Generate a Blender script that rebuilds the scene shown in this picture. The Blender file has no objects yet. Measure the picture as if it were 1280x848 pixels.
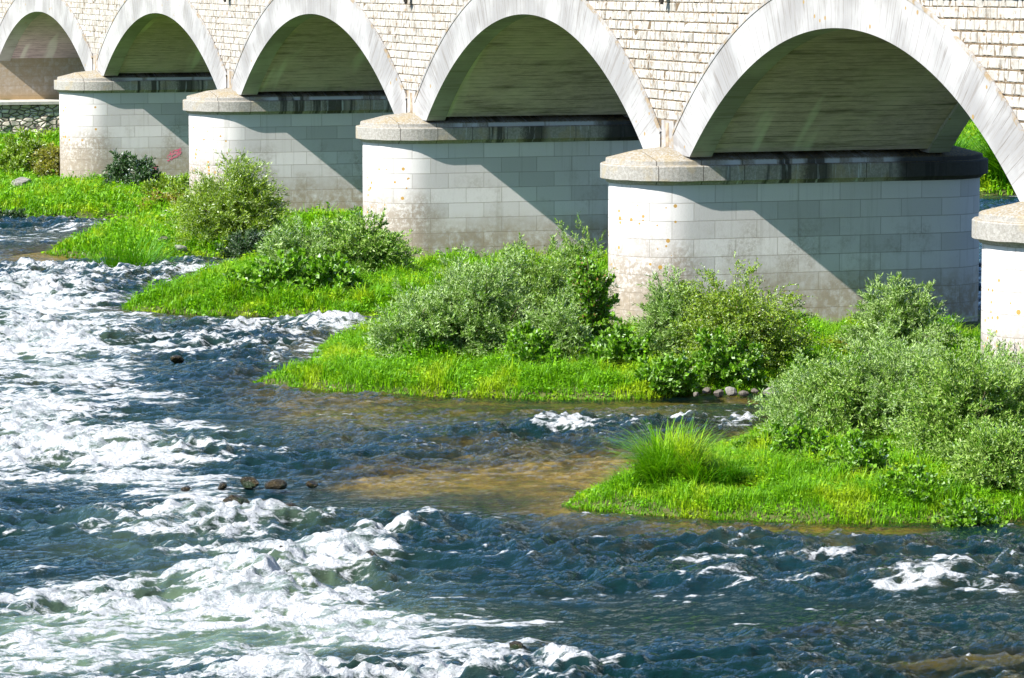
import bpy, math, random
import numpy as np
from math import radians as R, sin, cos, pi

rng = np.random.default_rng(7)
random.seed(7)
scene = bpy.context.scene
COL = scene.collection

# ------------------------------------------------------------------ camera
F, CX, CY = 4850.0, 640.0, 424.0
D, H = 35.7, 10.0
pitch = math.atan((CY + 66.0) / F)
_up = np.array([0, cos(pitch), sin(pitch)])
_a = np.array([-1030 - CX, CY + 66.0, -F]); _a /= np.linalg.norm(_a)
_X = -_a; _X = _X - _X.dot(_up) * _up; _X /= np.linalg.norm(_X)
_Y = np.cross(_up, _X)
M = np.stack([_X, _Y, _up])
RT = M @ np.array([1., 0, 0]); UPV = M @ np.array([0, 1., 0]); BK = M @ np.array([0, 0, 1.])
RH = np.array([RT[0], RT[1]]); FH = np.array([-BK[0], -BK[1]]); FH /= np.linalg.norm(FH)
CAM = np.array([0, -D, H])


def G(px, py, z=0.0):
    r = M @ np.array([px - CX, CY - py, -F])
    t = (z - H) / r[2]
    p = r * t
    return np.array([p[0], p[1] - D])


cam_d = bpy.data.cameras.new("camera")
cam_d.sensor_width = 36.0
cam_d.lens = F / 1280.0 * 36.0
cam_d.clip_start = 0.5
cam_d.clip_end = 5000
cam = bpy.data.objects.new("camera", cam_d)
COL.objects.link(cam)
from mathutils import Matrix, Vector
mm = Matrix(((RT[0], UPV[0], BK[0], CAM[0]), (RT[1], UPV[1], BK[1], CAM[1]), (RT[2], UPV[2], BK[2], CAM[2]), (0, 0, 0, 1)))
cam.matrix_world = mm
scene.camera = cam

# ------------------------------------------------------------------ light
SUN_AZ, SUN_EL = R(14.5), R(43)     # azimuth from -Y toward +X
sd = Vector((sin(SUN_AZ) * cos(SUN_EL), -cos(SUN_AZ) * cos(SUN_EL), sin(SUN_EL)))
sl = bpy.data.lights.new("sun", 'SUN')
sl.energy = 5.0
sl.angle = R(0.5)
sl.color = (1.0, 0.965, 0.91)
so = bpy.data.objects.new("sun", sl)
so.rotation_euler = sd.to_track_quat('Z', 'Y').to_euler()
so.location = (0, -60, 60)
COL.objects.link(so)
w = bpy.data.worlds.new("World")
scene.world = w
w.use_nodes = True
nt = w.node_tree
nt.nodes.clear()
sky = nt.nodes.new('ShaderNodeTexSky')
sky.sky_type = 'NISHITA'
sky.sun_disc = False
sky.sun_elevation = SUN_EL
sky.sun_rotation = math.atan2(sd.x, sd.y)
sky.air_density = 1.0
sky.dust_density = 0.3
sky.ozone_density = 5.0
bg = nt.nodes.new('ShaderNodeBackground')
bg.inputs[1].default_value = 0.10
out = nt.nodes.new('ShaderNodeOutputWorld')
nt.links.new(sky.outputs[0], bg.inputs[0])
nt.links.new(bg.outputs[0], out.inputs[0])
vs = scene.view_settings
vs.view_transform = 'Standard'
vs.look = 'None'
vs.exposure = 1.12
vs.gamma = 1
scene.render.engine = 'CYCLES'
cy = scene.cycles
cy.max_bounces = 6
cy.diffuse_bounces = 2
cy.glossy_bounces = 3
cy.transmission_bounces = 4
cy.transparent_max_bounces = 8
cy.use_denoising = True
cy.sample_clamp_indirect = 6
cy.caustics_reflective = False
cy.caustics_refractive = False


# ------------------------------------------------------------------ helpers
def tag(o, label=None, cat=None, group=None, kind=None):
    if label: o['label'] = label
    if cat: o['category'] = cat
    if group: o['group'] = group
    if kind: o['kind'] = kind
    return o


def empty(name, loc=(0, 0, 0)):
    o = bpy.data.objects.new(name, None)
    o.empty_display_size = .3
    o.location = loc
    COL.objects.link(o)
    return o


def mesh(name, V, faces, mat=None, parent=None, uv=None, smooth=False, attrs=None, pn=None):
    """V (n,3) array; faces: array (m,k) or list of arrays with different k; uv per vertex (n,2)"""
    V = np.asarray(V, dtype=np.float32)
    fl = faces if isinstance(faces, list) else [faces]
    fl = [np.asarray(f, dtype=np.int32) for f in fl if len(f)]
    me = bpy.data.meshes.new(name)
    me.vertices.add(len(V))
    me.vertices.foreach_set('co', V.ravel())
    loops = np.concatenate([f.ravel() for f in fl])
    tot = np.concatenate([np.full(len(f), f.shape[1], dtype=np.int32) for f in fl])
    st = np.concatenate([[0], np.cumsum(tot)[:-1]]).astype(np.int32)
    me.loops.add(len(loops))
    me.loops.foreach_set('vertex_index', loops)
    me.polygons.add(len(tot))
    me.polygons.foreach_set('loop_start', st)
    me.polygons.foreach_set('loop_total', tot)
    me.update(calc_edges=True)
    me.polygons.foreach_set('use_smooth', np.full(len(tot), smooth, dtype=bool))
    if uv is not None:
        l = me.uv_layers.new(name='UVMap')
        l.data.foreach_set('uv', np.asarray(uv, dtype=np.float32)[loops].ravel())
    if attrs:
        for k, a in attrs.items():
            at = me.attributes.new(k, 'FLOAT', 'POINT')
            at.data.foreach_set('value', np.asarray(a, dtype=np.float32))
    if mat: me.materials.append(mat)
    o = bpy.data.objects.new(name, me)
    COL.objects.link(o)
    if parent is not None:
        o.parent = parent
    return o


class MB:
    def __init__(s):
        s.V = []; s.Fq = []; s.Ft = []; s.uv = []; s.n = 0

    def add(s, V, F, uv=None):
        V = np.asarray(V, float); F = np.asarray(F, int)
        s.V.append(V)
        (s.Fq if F.shape[1] == 4 else s.Ft).append(F + s.n)
        s.uv.append(np.zeros((len(V), 2)) if uv is None else np.asarray(uv, float))
        s.n += len(V)

    def grid(s, P, uv=None):
        """P (a,b,3)"""
        a, b = P.shape[:2]
        i = np.arange(a * b).reshape(a, b)
        f = np.stack([i[:-1, :-1], i[1:, :-1], i[1:, 1:], i[:-1, 1:]], -1).reshape(-1, 4)
        s.add(P.reshape(-1, 3), f, None if uv is None else uv.reshape(-1, 2))

    def box(s, x0, x1, y0, y1, z0, z1):
        V = [(x, y, z) for x in (x0, x1) for y in (y0, y1) for z in (z0, z1)]
        F = [(0, 1, 3, 2), (4, 6, 7, 5), (0, 4, 5, 1), (2, 3, 7, 6), (0, 2, 6, 4), (1, 5, 7, 3)]
        uv = [(v[0] + v[1], v[2]) for v in V]
        s.add(V, F, uv)

    def build(s, name, mat, parent=None, smooth=False, off=(0, 0, 0)):
        V = np.concatenate(s.V) - np.array(off)
        fl = []
        if s.Fq: fl.append(np.concatenate(s.Fq))
        if s.Ft: fl.append(np.concatenate(s.Ft))
        return mesh(name, V, fl, mat, parent, np.concatenate(s.uv), smooth)


# numpy gradient noise -------------------------------------------------
_perm = rng.permutation(512)
_perm = np.concatenate([_perm, _perm, _perm])
_gr = rng.uniform(0, 2 * pi, 512)
_gx, _gy = np.cos(_gr), np.sin(_gr)


def pn(x, y, seed=0):
    x = np.asarray(x, float) + seed * 17.31; y = np.asarray(y, float) + seed * 5.77
    xi = np.floor(x).astype(int); yi = np.floor(y).astype(int)
    xf = x - xi; yf = y - yi
    u = xf * xf * xf * (xf * (xf * 6 - 15) + 10); v = yf * yf * yf * (yf * (yf * 6 - 15) + 10)

    def g(ix, iy, dx, dy):
        h = _perm[(_perm[ix & 511] + iy) & 511]
        return _gx[h] * dx + _gy[h] * dy
    a = g(xi, yi, xf, yf); b = g(xi + 1, yi, xf - 1, yf)
    c = g(xi, yi + 1, xf, yf - 1); d = g(xi + 1, yi + 1, xf - 1, yf - 1)
    return ((a + (b - a) * u) * (1 - v) + (c + (d - c) * u) * v) * 1.5


def fbm(x, y, oct=4, seed=0, rough=.5):
    s = 0; a = 1; t = 0
    for o in range(oct):
        s = s + a * pn(x * 2 ** o, y * 2 ** o, seed + o); t += a; a *= rough
    return s / t


def sstep(a, b, x):
    t = np.clip((x - a) / (b - a), 0, 1)
    return t * t * (3 - 2 * t)


# ------------------------------------------------------------------ node materials
class NM:
    def __init__(s, name):
        s.m = bpy.data.materials.new(name); s.m.use_nodes = True
        s.t = s.m.node_tree; s.t.nodes.clear()
        s.o = s.t.nodes.new('ShaderNodeOutputMaterial')

    def n(s, typ, **kw):
        nd = s.t.nodes.new('ShaderNode' + typ)
        for k, v in kw.items(): setattr(nd, k, v)
        return nd

    def link(s, a, b):
        s.t.links.new(a, b)

    def inp(s, nd, i, v):
        if v is None: return
        if hasattr(v, 'is_linked') or isinstance(v, bpy.types.NodeSocket):
            s.link(v, nd.inputs[i])
        else:
            if isinstance(v, (tuple, list)) and len(v) == 3 and nd.inputs[i].type == 'RGBA': v = (*v, 1)
            nd.inputs[i].default_value = v

    def coord(s, kind='Object'):
        return s.n('TexCoord').outputs[kind]

    def mapping(s, v, scale=(1, 1, 1), loc=(0, 0, 0), rot=(0, 0, 0)):
        nd = s.n('Mapping'); s.link(v, nd.inputs[0])
        nd.inputs[1].default_value = loc; nd.inputs[2].default_value = rot; nd.inputs[3].default_value = scale
        return nd.outputs[0]

    def noise(s, v, scale=1, detail=4, rough=.5, dist=0):
        nd = s.n('TexNoise'); s.link(v, nd.inputs['Vector'])
        nd.inputs['Scale'].default_value = scale; nd.inputs['Detail'].default_value = detail
        nd.inputs['Roughness'].default_value = rough; nd.inputs['Distortion'].default_value = dist
        return nd.outputs[0]

    def ramp(s, v, a, b, lo=0.0, hi=1.0):
        nd = s.n('MapRange', interpolation_type='SMOOTHSTEP')
        s.inp(nd, 0, v); s.inp(nd, 1, a); s.inp(nd, 2, b); s.inp(nd, 3, lo); s.inp(nd, 4, hi)
        return nd.outputs[0]

    def math(s, op, a, b=None, c=None):
        nd = s.n('Math', operation=op); s.inp(nd, 0, a); s.inp(nd, 1, b); s.inp(nd, 2, c)
        return nd.outputs[0]

    def mix(s, f, a, b, typ='MIX'):
        nd = s.n('MixRGB', blend_type=typ); s.inp(nd, 0, f); s.inp(nd, 1, a); s.inp(nd, 2, b)
        return nd.outputs[0]

    def sep(s, v):
        nd = s.n('SeparateXYZ'); s.link(v, nd.inputs[0]); return nd.outputs

    def bump(s, h, st=.5, dist=.05, nrm=None):
        nd = s.n('Bump'); nd.inputs['Strength'].default_value = st; nd.inputs['Distance'].default_value = dist
        s.link(h, nd.inputs['Height'])
        if nrm is not None: s.link(nrm, nd.inputs['Normal'])
        return nd.outputs[0]

    def pbsdf(s, col, rough=.85, nrm=None, spec=.3):
        nd = s.n('BsdfPrincipled'); s.inp(nd, 'Base Color', col); s.inp(nd, 'Roughness', rough)
        nd.inputs['Specular IOR Level'].default_value = spec
        if nrm is not None: s.link(nrm, nd.inputs['Normal'])
        return nd.outputs[0]

    def mixsh(s, f, a, b):
        nd = s.n('MixShader'); s.inp(nd, 0, f); s.link(a, nd.inputs[1]); s.link(b, nd.inputs[2])
        return nd.outputs[0]

    def fin(s, sh):
        s.link(sh, s.o.inputs[0]); return s.m


def mat_pier(brown=False):
    m = NM('abutment_stone' if brown else 'pier_stone'); uv = m.coord('UV'); ob = m.coord('Object')
    x, y, z = m.sep(ob)
    br = m.n('TexBrick'); br.offset = .5; br.squash = 1
    m.link(m.mapping(uv, loc=(.2, -4.07, 0)), br.inputs['Vector'])
    br.inputs['Color1'].default_value = (.48, .457, .44, 1); br.inputs['Color2'].default_value = (.64, .612, .59, 1)
    br.inputs['Mortar'].default_value = (.36, .335, .30, 1)
    br.inputs['Scale'].default_value = 1; br.inputs['Mortar Size'].default_value = .008
    br.inputs['Mortar Smooth'].default_value = .25; br.inputs['Brick Width'].default_value = 1.137
    br.inputs['Row Height'].default_value = .455
    geo = m.n('NewGeometry').outputs['Position']
    n1 = m.noise(geo, .8, 6, .65); n2 = m.noise(geo, 5, 8, .7); n3 = m.noise(geo, 28, 6, .7)
    # mud line staining low on the shaft, blotches above
    low = m.ramp(m.math('ADD', z, m.math('MULTIPLY', n1, -1.6)), 1.5, .1)
    mk = m.math('MULTIPLY', low, m.ramp(n2, .25, .6))
    c = m.mix(m.math('MULTIPLY', mk, .8), br.outputs[0], (.29, .22, .13, 1))
    bl = m.math('MULTIPLY', m.ramp(n1, .46, .66), m.ramp(m.noise(geo, 11, 8, .8), .36, .62))
    bl = m.math('MULTIPLY', bl, m.ramp(z, 3.5, 2.6))
    c = m.mix(m.math('MULTIPLY', bl, .65), c, (.27, .23, .18, 1))
    no = m.math('MULTIPLY', m.ramp(y, .7, -.3), m.ramp(m.math('ADD', z, m.math('MULTIPLY', n1, 1.6)), 3.7, 2.6))
    no = m.math('MULTIPLY', no, m.ramp(m.noise(geo, 8, 9, .8), .36, .56))
    c = m.mix(m.math('MULTIPLY', no, .92), c, (.26, .215, .165, 1))
    # rain streaks
    st = m.noise(m.mapping(geo, scale=(6, 6, .25)), 1, 4, .6)
    c = m.mix(m.ramp(st, .54, .72, 0, .28), c, (.27, .25, .21, 1))
    # speckle
    c = m.mix(m.ramp(n3, .60, .72, 0, .45), c, (.25, .22, .18, 1))
    # lichen rosettes on the nose
    vo = m.n('TexVoronoi'); m.link(m.mapping(geo, scale=(1, 1, 1)), vo.inputs['Vector']); vo.inputs['Scale'].default_value = 5.5
    sp = m.sep(vo.outputs['Color'])
    rad = m.math('MULTIPLY', sp[1], .33)
    li = m.math('LESS_THAN', vo.outputs['Distance'], rad)
    li = m.math('MULTIPLY', li, m.math('GREATER_THAN', sp[0], .35))
    li = m.math('MULTIPLY', li, m.math('LESS_THAN', y, -.35))
    li = m.math('MULTIPLY', li, m.math('MULTIPLY', m.math('GREATER_THAN', z, 1.9), m.math('LESS_THAN', z, 3.6)))
    li = m.math('MULTIPLY', li, m.ramp(m.noise(geo, 1.2, 2), .36, .46))
    c = m.mix(m.math('MULTIPLY', li, .9), c, (.38, .21, .02, 1))
    if brown:
        c = m.mix(m.ramp(n2, .3, .6, .5, .9), c, (.34, .25, .15, 1))
        c = m.mix(m.ramp(m.math('ADD', z, m.math('MULTIPLY', n2, .8)), 3.9, 3.3, 0, .7), c, (.42, .25, .08, 1))
    h = m.math('ADD', m.math('MULTIPLY', br.outputs['Fac'], -1.0), m.math('MULTIPLY', n3, .22))
    h = m.math('ADD', h, m.math('MULTIPLY', m.noise(geo, 14, 4, .6), .35))
    return m.fin(m.pbsdf(c, .9, m.bump(h, .8, .012)))


def mat_cap():
    m = NM('cap_concrete'); geo = m.n('NewGeometry').outputs['Position']; ob = m.coord('Object')
    x, y, z = m.sep(ob)
    n1 = m.noise(geo, 1.3, 6, .6); n2 = m.noise(geo, 16, 8, .75); n3 = m.noise(geo, 45, 5, .7)
    c = m.mix(m.ramp(n2, .35, .62), (.37, .355, .32, 1), (.25, .235, .205, 1))
    c = m.mix(m.ramp(n3, .58, .68, 0, .7), c, (.10, .09, .07, 1))
    c = m.mix(m.ramp(n1, .52, .62, 0, .35), c, (.36, .28, .14, 1))
    # joints between cap stones
    jn = m.math('ABSOLUTE', m.math('SUBTRACT', m.math('FRACT', m.math('MULTIPLY', m.math('ADD', y, .31), .9)), .5))
    c = m.mix(m.ramp(jn, .014, .004), c, (.08, .07, .06, 1))
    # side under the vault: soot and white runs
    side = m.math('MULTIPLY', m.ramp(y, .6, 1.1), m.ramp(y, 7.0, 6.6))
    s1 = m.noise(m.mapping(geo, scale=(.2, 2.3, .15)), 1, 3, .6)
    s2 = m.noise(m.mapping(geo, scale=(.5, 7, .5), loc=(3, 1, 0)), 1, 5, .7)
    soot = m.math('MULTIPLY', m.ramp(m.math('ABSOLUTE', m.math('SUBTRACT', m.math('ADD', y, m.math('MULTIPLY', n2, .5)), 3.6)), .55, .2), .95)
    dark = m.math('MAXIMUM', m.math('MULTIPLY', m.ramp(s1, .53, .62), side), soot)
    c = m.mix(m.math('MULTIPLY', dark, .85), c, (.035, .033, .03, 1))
    wh = m.math('MULTIPLY', m.ramp(s2, .55, .68), side)
    wh = m.math('MAXIMUM', m.math('MULTIPLY', wh, .7), m.math('MULTIPLY', m.math('MULTIPLY', side, m.ramp(m.noise(m.mapping(geo, scale=(.3, 1.7, .3)), 1, 3), .42, .48)), m.math('MULTIPLY', m.ramp(z, 4.55, 4.58, 0, .9), m.ramp(z, 4.70, 4.68))))
    c = m.mix(wh, c, (.55, .58, .6, 1))
    # back end of the cap turns near black, edge broken by noise
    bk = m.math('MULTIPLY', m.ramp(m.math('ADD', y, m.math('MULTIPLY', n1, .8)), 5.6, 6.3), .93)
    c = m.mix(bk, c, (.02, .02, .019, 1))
    up = m.sep(m.n('NewGeometry').outputs['Normal'])[2]
    moss = m.math('MULTIPLY', m.ramp(up, .6, .9), m.ramp(m.math('ADD', n2, m.math('MULTIPLY', z, 0)), .42, .6))
    c = m.mix(m.math('MULTIPLY', moss, .75), c, (.24, .17, .06, 1))
    h = m.math('ADD', m.math('MULTIPLY', n2, .8), m.math('MULTIPLY', n3, .3))
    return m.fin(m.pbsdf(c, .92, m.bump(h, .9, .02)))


def mat_ring():
    """board marked concrete; uv.x along the arc, uv.y radial"""
    m = NM('arch_concrete'); uv = m.coord('UV'); geo = m.n('NewGeometry').outputs['Position']
    x, y, z = m.sep(uv)
    st = m.noise(m.mapping(uv, scale=(9, .5, 1)), 1, 5, .65)
    st2 = m.noise(m.mapping(uv, scale=(30, .8, 1)), 1, 3, .6)
    big = m.noise(geo, .55, 4, .5)
    n3 = m.noise(geo, 24, 5, .7)
    c = m.mix(m.ramp(big, .35, .65), (.40, .395, .385, 1), (.27, .265, .26, 1))
    k = m.math('MULTIPLY', m.ramp(st, .50, .66), m.ramp(big, .42, .55))
    c = m.mix(m.math('MULTIPLY', k, .85), c, (.20, .185, .17, 1))
    c = m.mix(m.math('MULTIPLY', m.ramp(st2, .53, .68), .5), c, (.25, .23, .21, 1))
    # formwork joints
    fr = m.math('ABSOLUTE', m.math('SUBTRACT', m.math('FRACT', m.math('MULTIPLY', x, 3.1)), .5))
    jl = m.math('MULTIPLY', m.ramp(fr, .034, .008), m.ramp(m.noise(m.mapping(uv, scale=(1.3, 1.2, 1)), 1, 2), .42, .55))
    c = m.mix(m.math('MULTIPLY', jl, .8), c, (.15, .13, .11, 1))
    ed = m.math('MULTIPLY', m.ramp(y, 1.08, 1.14), m.ramp(m.noise(geo, 1.6, 6, .75), .46, .62))
    c = m.mix(m.math('MULTIPLY', ed, .8), c, (.27, .18, .07, 1))
    sp = m.ramp(n3, .66, .72, 0, .7)
    c = m.mix(sp, c, (.15, .12, .09, 1))
    vo = m.n('TexVoronoi'); m.link(geo, vo.inputs['Vector']); vo.inputs['Scale'].default_value = 3.2
    s = m.sep(vo.outputs['Color'])
    li = m.math('MULTIPLY', m.math('LESS_THAN', vo.outputs['Distance'], m.math('MULTIPLY', s[1], .22)), m.math('GREATER_THAN', s[0], .92))
    c = m.mix(m.math('MULTIPLY', li, .8), c, (.30, .18, .03, 1))
    h = m.math('ADD', m.math('MULTIPLY', st2, .3), m.math('SUBTRACT', m.math('MULTIPLY', n3, .25), jl))
    return m.fin(m.pbsdf(c, .88, m.bump(h, .5, .012)))


def mat_vault():
    """uv.x = across the bridge, uv.y along the arc"""
    m = NM('vault_concrete'); uv = m.coord('UV'); geo = m.n('NewGeometry').outputs['Position']
    x, y, z = m.sep(uv)
    g = m.noise(m.mapping(uv, scale=(1.8, 7, 1)), 1, 8, .8)
    g2 = m.noise(m.mapping(uv, scale=(.3, 2.2, 1)), 1, 6, .7)
    b = m.noise(geo, .5, 4, .55)
    c = m.mix(m.ramp(g, .35, .65), (.62, .49, .53, 1), (.38, .30, .32, 1))
    c = m.mix(m.ramp(g2, .5, .68, 0, .8), c, (.14, .115, .10, 1))
    c = m.mix(m.ramp(b, .45, .7, 0, .6), c, (.66, .55, .57, 1))
    bl = m.math('ABSOLUTE', m.math('SUBTRACT', m.math('FRACT', m.math('MULTIPLY', m.math('ADD', y, m.math('MULTIPLY', m.noise(m.mapping(uv, scale=(.6, .6, 1)), 1, 2), .1)), 4.3)), .5))
    c = m.mix(m.math('MULTIPLY', m.ramp(bl, .09, .02, 0, .8), m.ramp(m.noise(m.mapping(uv, scale=(.9, 3, 1)), 1, 3), .42, .6)), c, (.07, .065, .055, 1))
    # lime run from a leak
    e = m.noise(m.mapping(uv, scale=(1.3, .16, 1), loc=(7.3, 0, 0)), 1, 2, .5)
    c = m.mix(m.ramp(e, .60, .72, 0, .6), c, (.75, .75, .7, 1))
    h = m.math('ADD', g, m.math('MULTIPLY', m.ramp(bl, .06, .0), -.8))
    return m.fin(m.pbsdf(c, .92, m.bump(h, .7, .02)))


def mat_rock_face():
    m = NM('spandrel_stone'); geo = m.n('NewGeometry'); p = geo.outputs['Position']
    n1 = m.noise(p, 7, 7, .75); n2 = m.noise(p, 1.1, 4, .6)
    rnd = geo.outputs['Random Per Island']
    c = m.mix(rnd, (.48, .465, .425, 1), (.37, .35, .31, 1))
    c = m.mix(m.math('MULTIPLY', m.ramp(n1, .52, .64), m.ramp(n2, .35, .62, .35, 1)), c, (.27, .17, .08, 1))
    st = m.noise(m.mapping(p, scale=(1.6, 1.6, .5)), 1, 5, .7)
    c = m.mix(m.math('MULTIPLY', m.ramp(st, .52, .66), m.ramp(n1, .42, .56)), c, (.17, .125, .08, 1))
    return m.fin(m.pbsdf(c, .9, m.bump(n1, .7, .03)))


def mat_simple(name, c1, c2, sc=6, rough=.9, bst=.5, bd=.02, c3=None, mp=None):
    m = NM(name); p = m.coord('Object') if mp is None else m.mapping(m.coord('Object'), scale=mp)
    n1 = m.noise(p, sc, 7, .65)
    c = m.mix(m.ramp(n1, .35, .65), (*c1, 1), (*c2, 1))
    if c3: c = m.mix(m.ramp(m.noise(p, sc * .3, 5, .6), .5, .6), c, (*c3, 1))
    return m.fin(m.pbsdf(c, rough, m.bump(n1, bst, bd)))


def mat_rubble():
    m = NM('rubble_stone'); p = m.n('NewGeometry').outputs['Position']
    q = m.mapping(p, scale=(1, 1, 1.9))
    vo = m.n('TexVoronoi', feature='DISTANCE_TO_EDGE'); m.link(q, vo.inputs['Vector']); vo.inputs['Scale'].default_value = 3.0
    v2 = m.n('TexVoronoi'); m.link(q, v2.inputs['Vector']); v2.inputs['Scale'].default_value = 3.0
    r = m.sep(v2.outputs['Color'])[0]
    c = m.mix(r, (.30, .26, .20, 1), (.70, .65, .54, 1))
    c = m.mix(m.ramp(vo.outputs[0], .09, .02), c, (.06, .05, .04, 1))
    c = m.mix(m.ramp(m.noise(p, .9, 5, .6), .5, .62, 0, .4), c, (.14, .12, .08, 1))
    h = m.ramp(vo.outputs[0], 0, .2)
    return m.fin(m.pbsdf(c, .95, m.bump(h, 1, .06)))


def mat_leaf(name, c1, c2, under, trans=.3, rough=.5, c3=None, gloss=.3):
    m = NM(name); geo = m.n('NewGeometry')
    rnd = geo.outputs['Random Per Island']
    c = m.mix(rnd, (*c1, 1), (*c2, 1))
    if c3:
        pz = m.noise(geo.outputs['Position'], .9, 3, .6)
        c = m.mix(m.ramp(pz, .5, .64), c, (*c3, 1))
    if under:
        c = m.mix(geo.outputs['Backfacing'], c, (*under, 1))
    d = m.n('BsdfDiffuse'); m.link(c, d.inputs[0])
    t = m.n('BsdfTranslucent'); m.link(m.mix(.5, c, m.mix(1.0, c, (1.0, 1.0, .35, 1), 'MULTIPLY')), t.inputs[0])
    g = m.n('BsdfGlossy'); g.inputs[0].default_value = (1, 1, 1, 1); g.inputs['Roughness'].default_value = rough
    sh = m.mixsh(trans, d.outputs[0], t.outputs[0])
    fr = m.n('Fresnel'); fr.inputs[0].default_value = 1.4
    sh = m.mixsh(m.math('MULTIPLY', fr.outputs[0], gloss), sh, g.outputs[0])
    return m.fin(sh)


def mat_grass(name, c1, c2, c3):
    return mat_leaf(name, c1, c2, None, .38, .45, c3, .06)


def mat_ground():
    m = NM('river_bed_and_bank'); p = m.n('NewGeometry').outputs['Position']; z = m.sep(p)[2]
    n1 = m.noise(p, 1.2, 6, .6); n2 = m.noise(p, 9, 6, .7)
    sand = m.mix(m.ramp(n2, .35, .65), (.50, .37, .15, 1), (.32, .20, .05, 1))
    sand = m.mix(m.ramp(n1, .48, .62, 0, .8), sand, (.16, .115, .035, 1))
    soil = m.mix(m.ramp(n2, .4, .6), (.05, .09, .012, 1), (.09, .08, .03, 1))
    c = m.mix(m.ramp(m.math('ADD', z, m.math('MULTIPLY', n2, .04)), -.03, .05), sand, soil)
    al = m.n('Attribute'); al.attribute_name = 'weed'
    c = m.mix(m.math('MULTIPLY', al.outputs['Fac'], .85), c, m.mix(m.ramp(n1, .4, .6), (.10, .15, .012, 1), (.17, .15, .03, 1)))
    vo = m.n('TexVoronoi'); m.link(p, vo.inputs['Vector']); vo.inputs['Scale'].default_value = 5
    h = m.math('ADD', m.math('MULTIPLY', vo.outputs['Distance'], -1), n2)
    return m.fin(m.pbsdf(c, .9, m.bump(h, .6, .05)))


def mat_water():
    m = NM('river_water')
    def A(n):
        a = m.n('Attribute'); a.attribute_name = n; return a.outputs['Fac']
    foam, depth, aer = A('foam'), A('depth'), A('aer')
    p = m.n('NewGeometry').outputs['Position']
    # flow runs along Y
    q = m.mapping(p, scale=(1.0, .55, 1.0))
    f1 = m.noise(q, 5.0, 7, .62, .8)
    f2 = m.noise(q, 19.0, 5, .7, .3)
    fine = m.noise(q, 7.5, 8, .68, .4)
    q2 = m.mapping(p, scale=(1.0, .30, 1.0))
    f0 = m.noise(q2, 2.6, 5, .65, .8)
    N = m.math('ADD', m.math('MULTIPLY', m.math('SUBTRACT', f1, .5), 1.35), .5)
    N = m.math('ADD', N, m.math('MULTIPLY', m.math('SUBTRACT', f2, .5), .45))
    N = m.math('ADD', N, m.math('MULTIPLY', m.math('SUBTRACT', f0, .5), 2.3))
    mask = m.ramp(m.math('ADD', N, foam), .84, 1.16)
    nb = m.bump(fine, 1.0, .05)
    deep = m.mix(m.ramp(m.noise(q, .5, 3), .4, .6), (.003, .018, .018, 1), (.004, .022, .028, 1))
    body = m.mix(aer, deep, (.17, .24, .14, 1))
    di = m.n('BsdfDiffuse'); m.link(body, di.inputs[0]); m.link(nb, di.inputs['Normal'])
    tr = m.n('BsdfTransparent'); tr.inputs[0].default_value = (.92, .90, .66, 1)
    k = m.math('SUBTRACT', 1.0, m.math('POWER', 2.718, m.math('MULTIPLY', depth, -2.1)))
    k = m.math('MAXIMUM', k, m.math('MULTIPLY', aer, .8))
    sub = m.mixsh(k, tr.outputs[0], di.outputs[0])
    gl = m.n('BsdfGlossy'); gl.inputs['Roughness'].default_value = .04; gl.inputs[0].default_value = (.86, .93, .95, 1)
    m.link(nb, gl.inputs['Normal'])
    fr = m.n('Fresnel'); fr.inputs[0].default_value = 1.33; m.link(nb, fr.inputs['Normal'])
    wat = m.mixsh(m.ramp(fr.outputs[0], .06, .88, 0, .9), sub, gl.outputs[0])
    fb = m.bump(m.math('ADD', f1, f2), 1.0, .12)
    fcol = m.mix(m.ramp(N, .18, .60), (.36, .43, .42, 1), (.84, .86, .87, 1))
    fd = m.n('BsdfDiffuse'); m.link(fcol, fd.inputs[0]); m.link(fb, fd.inputs['Normal'])
    ft = m.n('BsdfTranslucent'); ft.inputs[0].default_value = (.8, .85, .82, 1); m.link(fb, ft.inputs['Normal'])
    fo = m.mixsh(.22, fd.outputs[0], ft.outputs[0])
    return m.fin(m.mixsh(mask, wat, fo))


M_PIER = mat_pier(); M_CAP = mat_cap(); M_RING = mat_ring(); M_VAULT = mat_vault(); M_RF = mat_rock_face()
M_MORTAR = mat_simple('mortar', (.20, .145, .085), (.09, .065, .04), 12)
M_CONC = mat_simple('concrete', (.5, .48, .43), (.38, .36, .32), 3)
M_RUB = mat_rubble()
M_ASPH = mat_simple('asphalt', (.05, .05, .05), (.07, .07, .065), 20)
M_STAIN = mat_simple('stained_concrete', (.40, .33, .24), (.22, .16, .10), 6)
M_IRON = mat_simple('dark_iron', (.02, .018, .016), (.04, .03, .02), 20, .7)
M_PINK = mat_simple('pink_paint', (.75, .10, .20), (.6, .25, .28), 9, .7)
M_ROCK = mat_simple('dry_rock', (.15, .13, .105), (.07, .06, .05), 5, .9, .8, .05, (.15, .12, .10))
M_ROCKP = mat_simple('pale_rock', (.27, .255, .23), (.15, .14, .12), 5, .9, .8, .05)
M_WET = mat_simple('wet_rock', (.014, .013, .008), (.05, .034, .01), 9, .2, 1, .1, (.015, .028, .008))
M_BARK = mat_simple('bark', (.10, .075, .045), (.17, .13, .08), 20)
M_STRAW = mat_simple('dead_stalk', (.45, .36, .2), (.3, .22, .11), 20)
M_GROUND = mat_ground()
M_WATER = mat_water()
M_WILLOW = mat_leaf('willow_leaf', (.11, .25, .015), (.27, .44, .07), (.36, .50, .17), .28, .35)
M_WILLOWG = mat_leaf('green_willow_leaf', (.08, .23, .012), (.25, .41, .045), (.30, .44, .09), .28, .35)
M_FEATH = mat_leaf('feathery_leaf', (.11, .24, .006), (.28, .40, .02), (.26, .38, .03), .28, .5)
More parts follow.
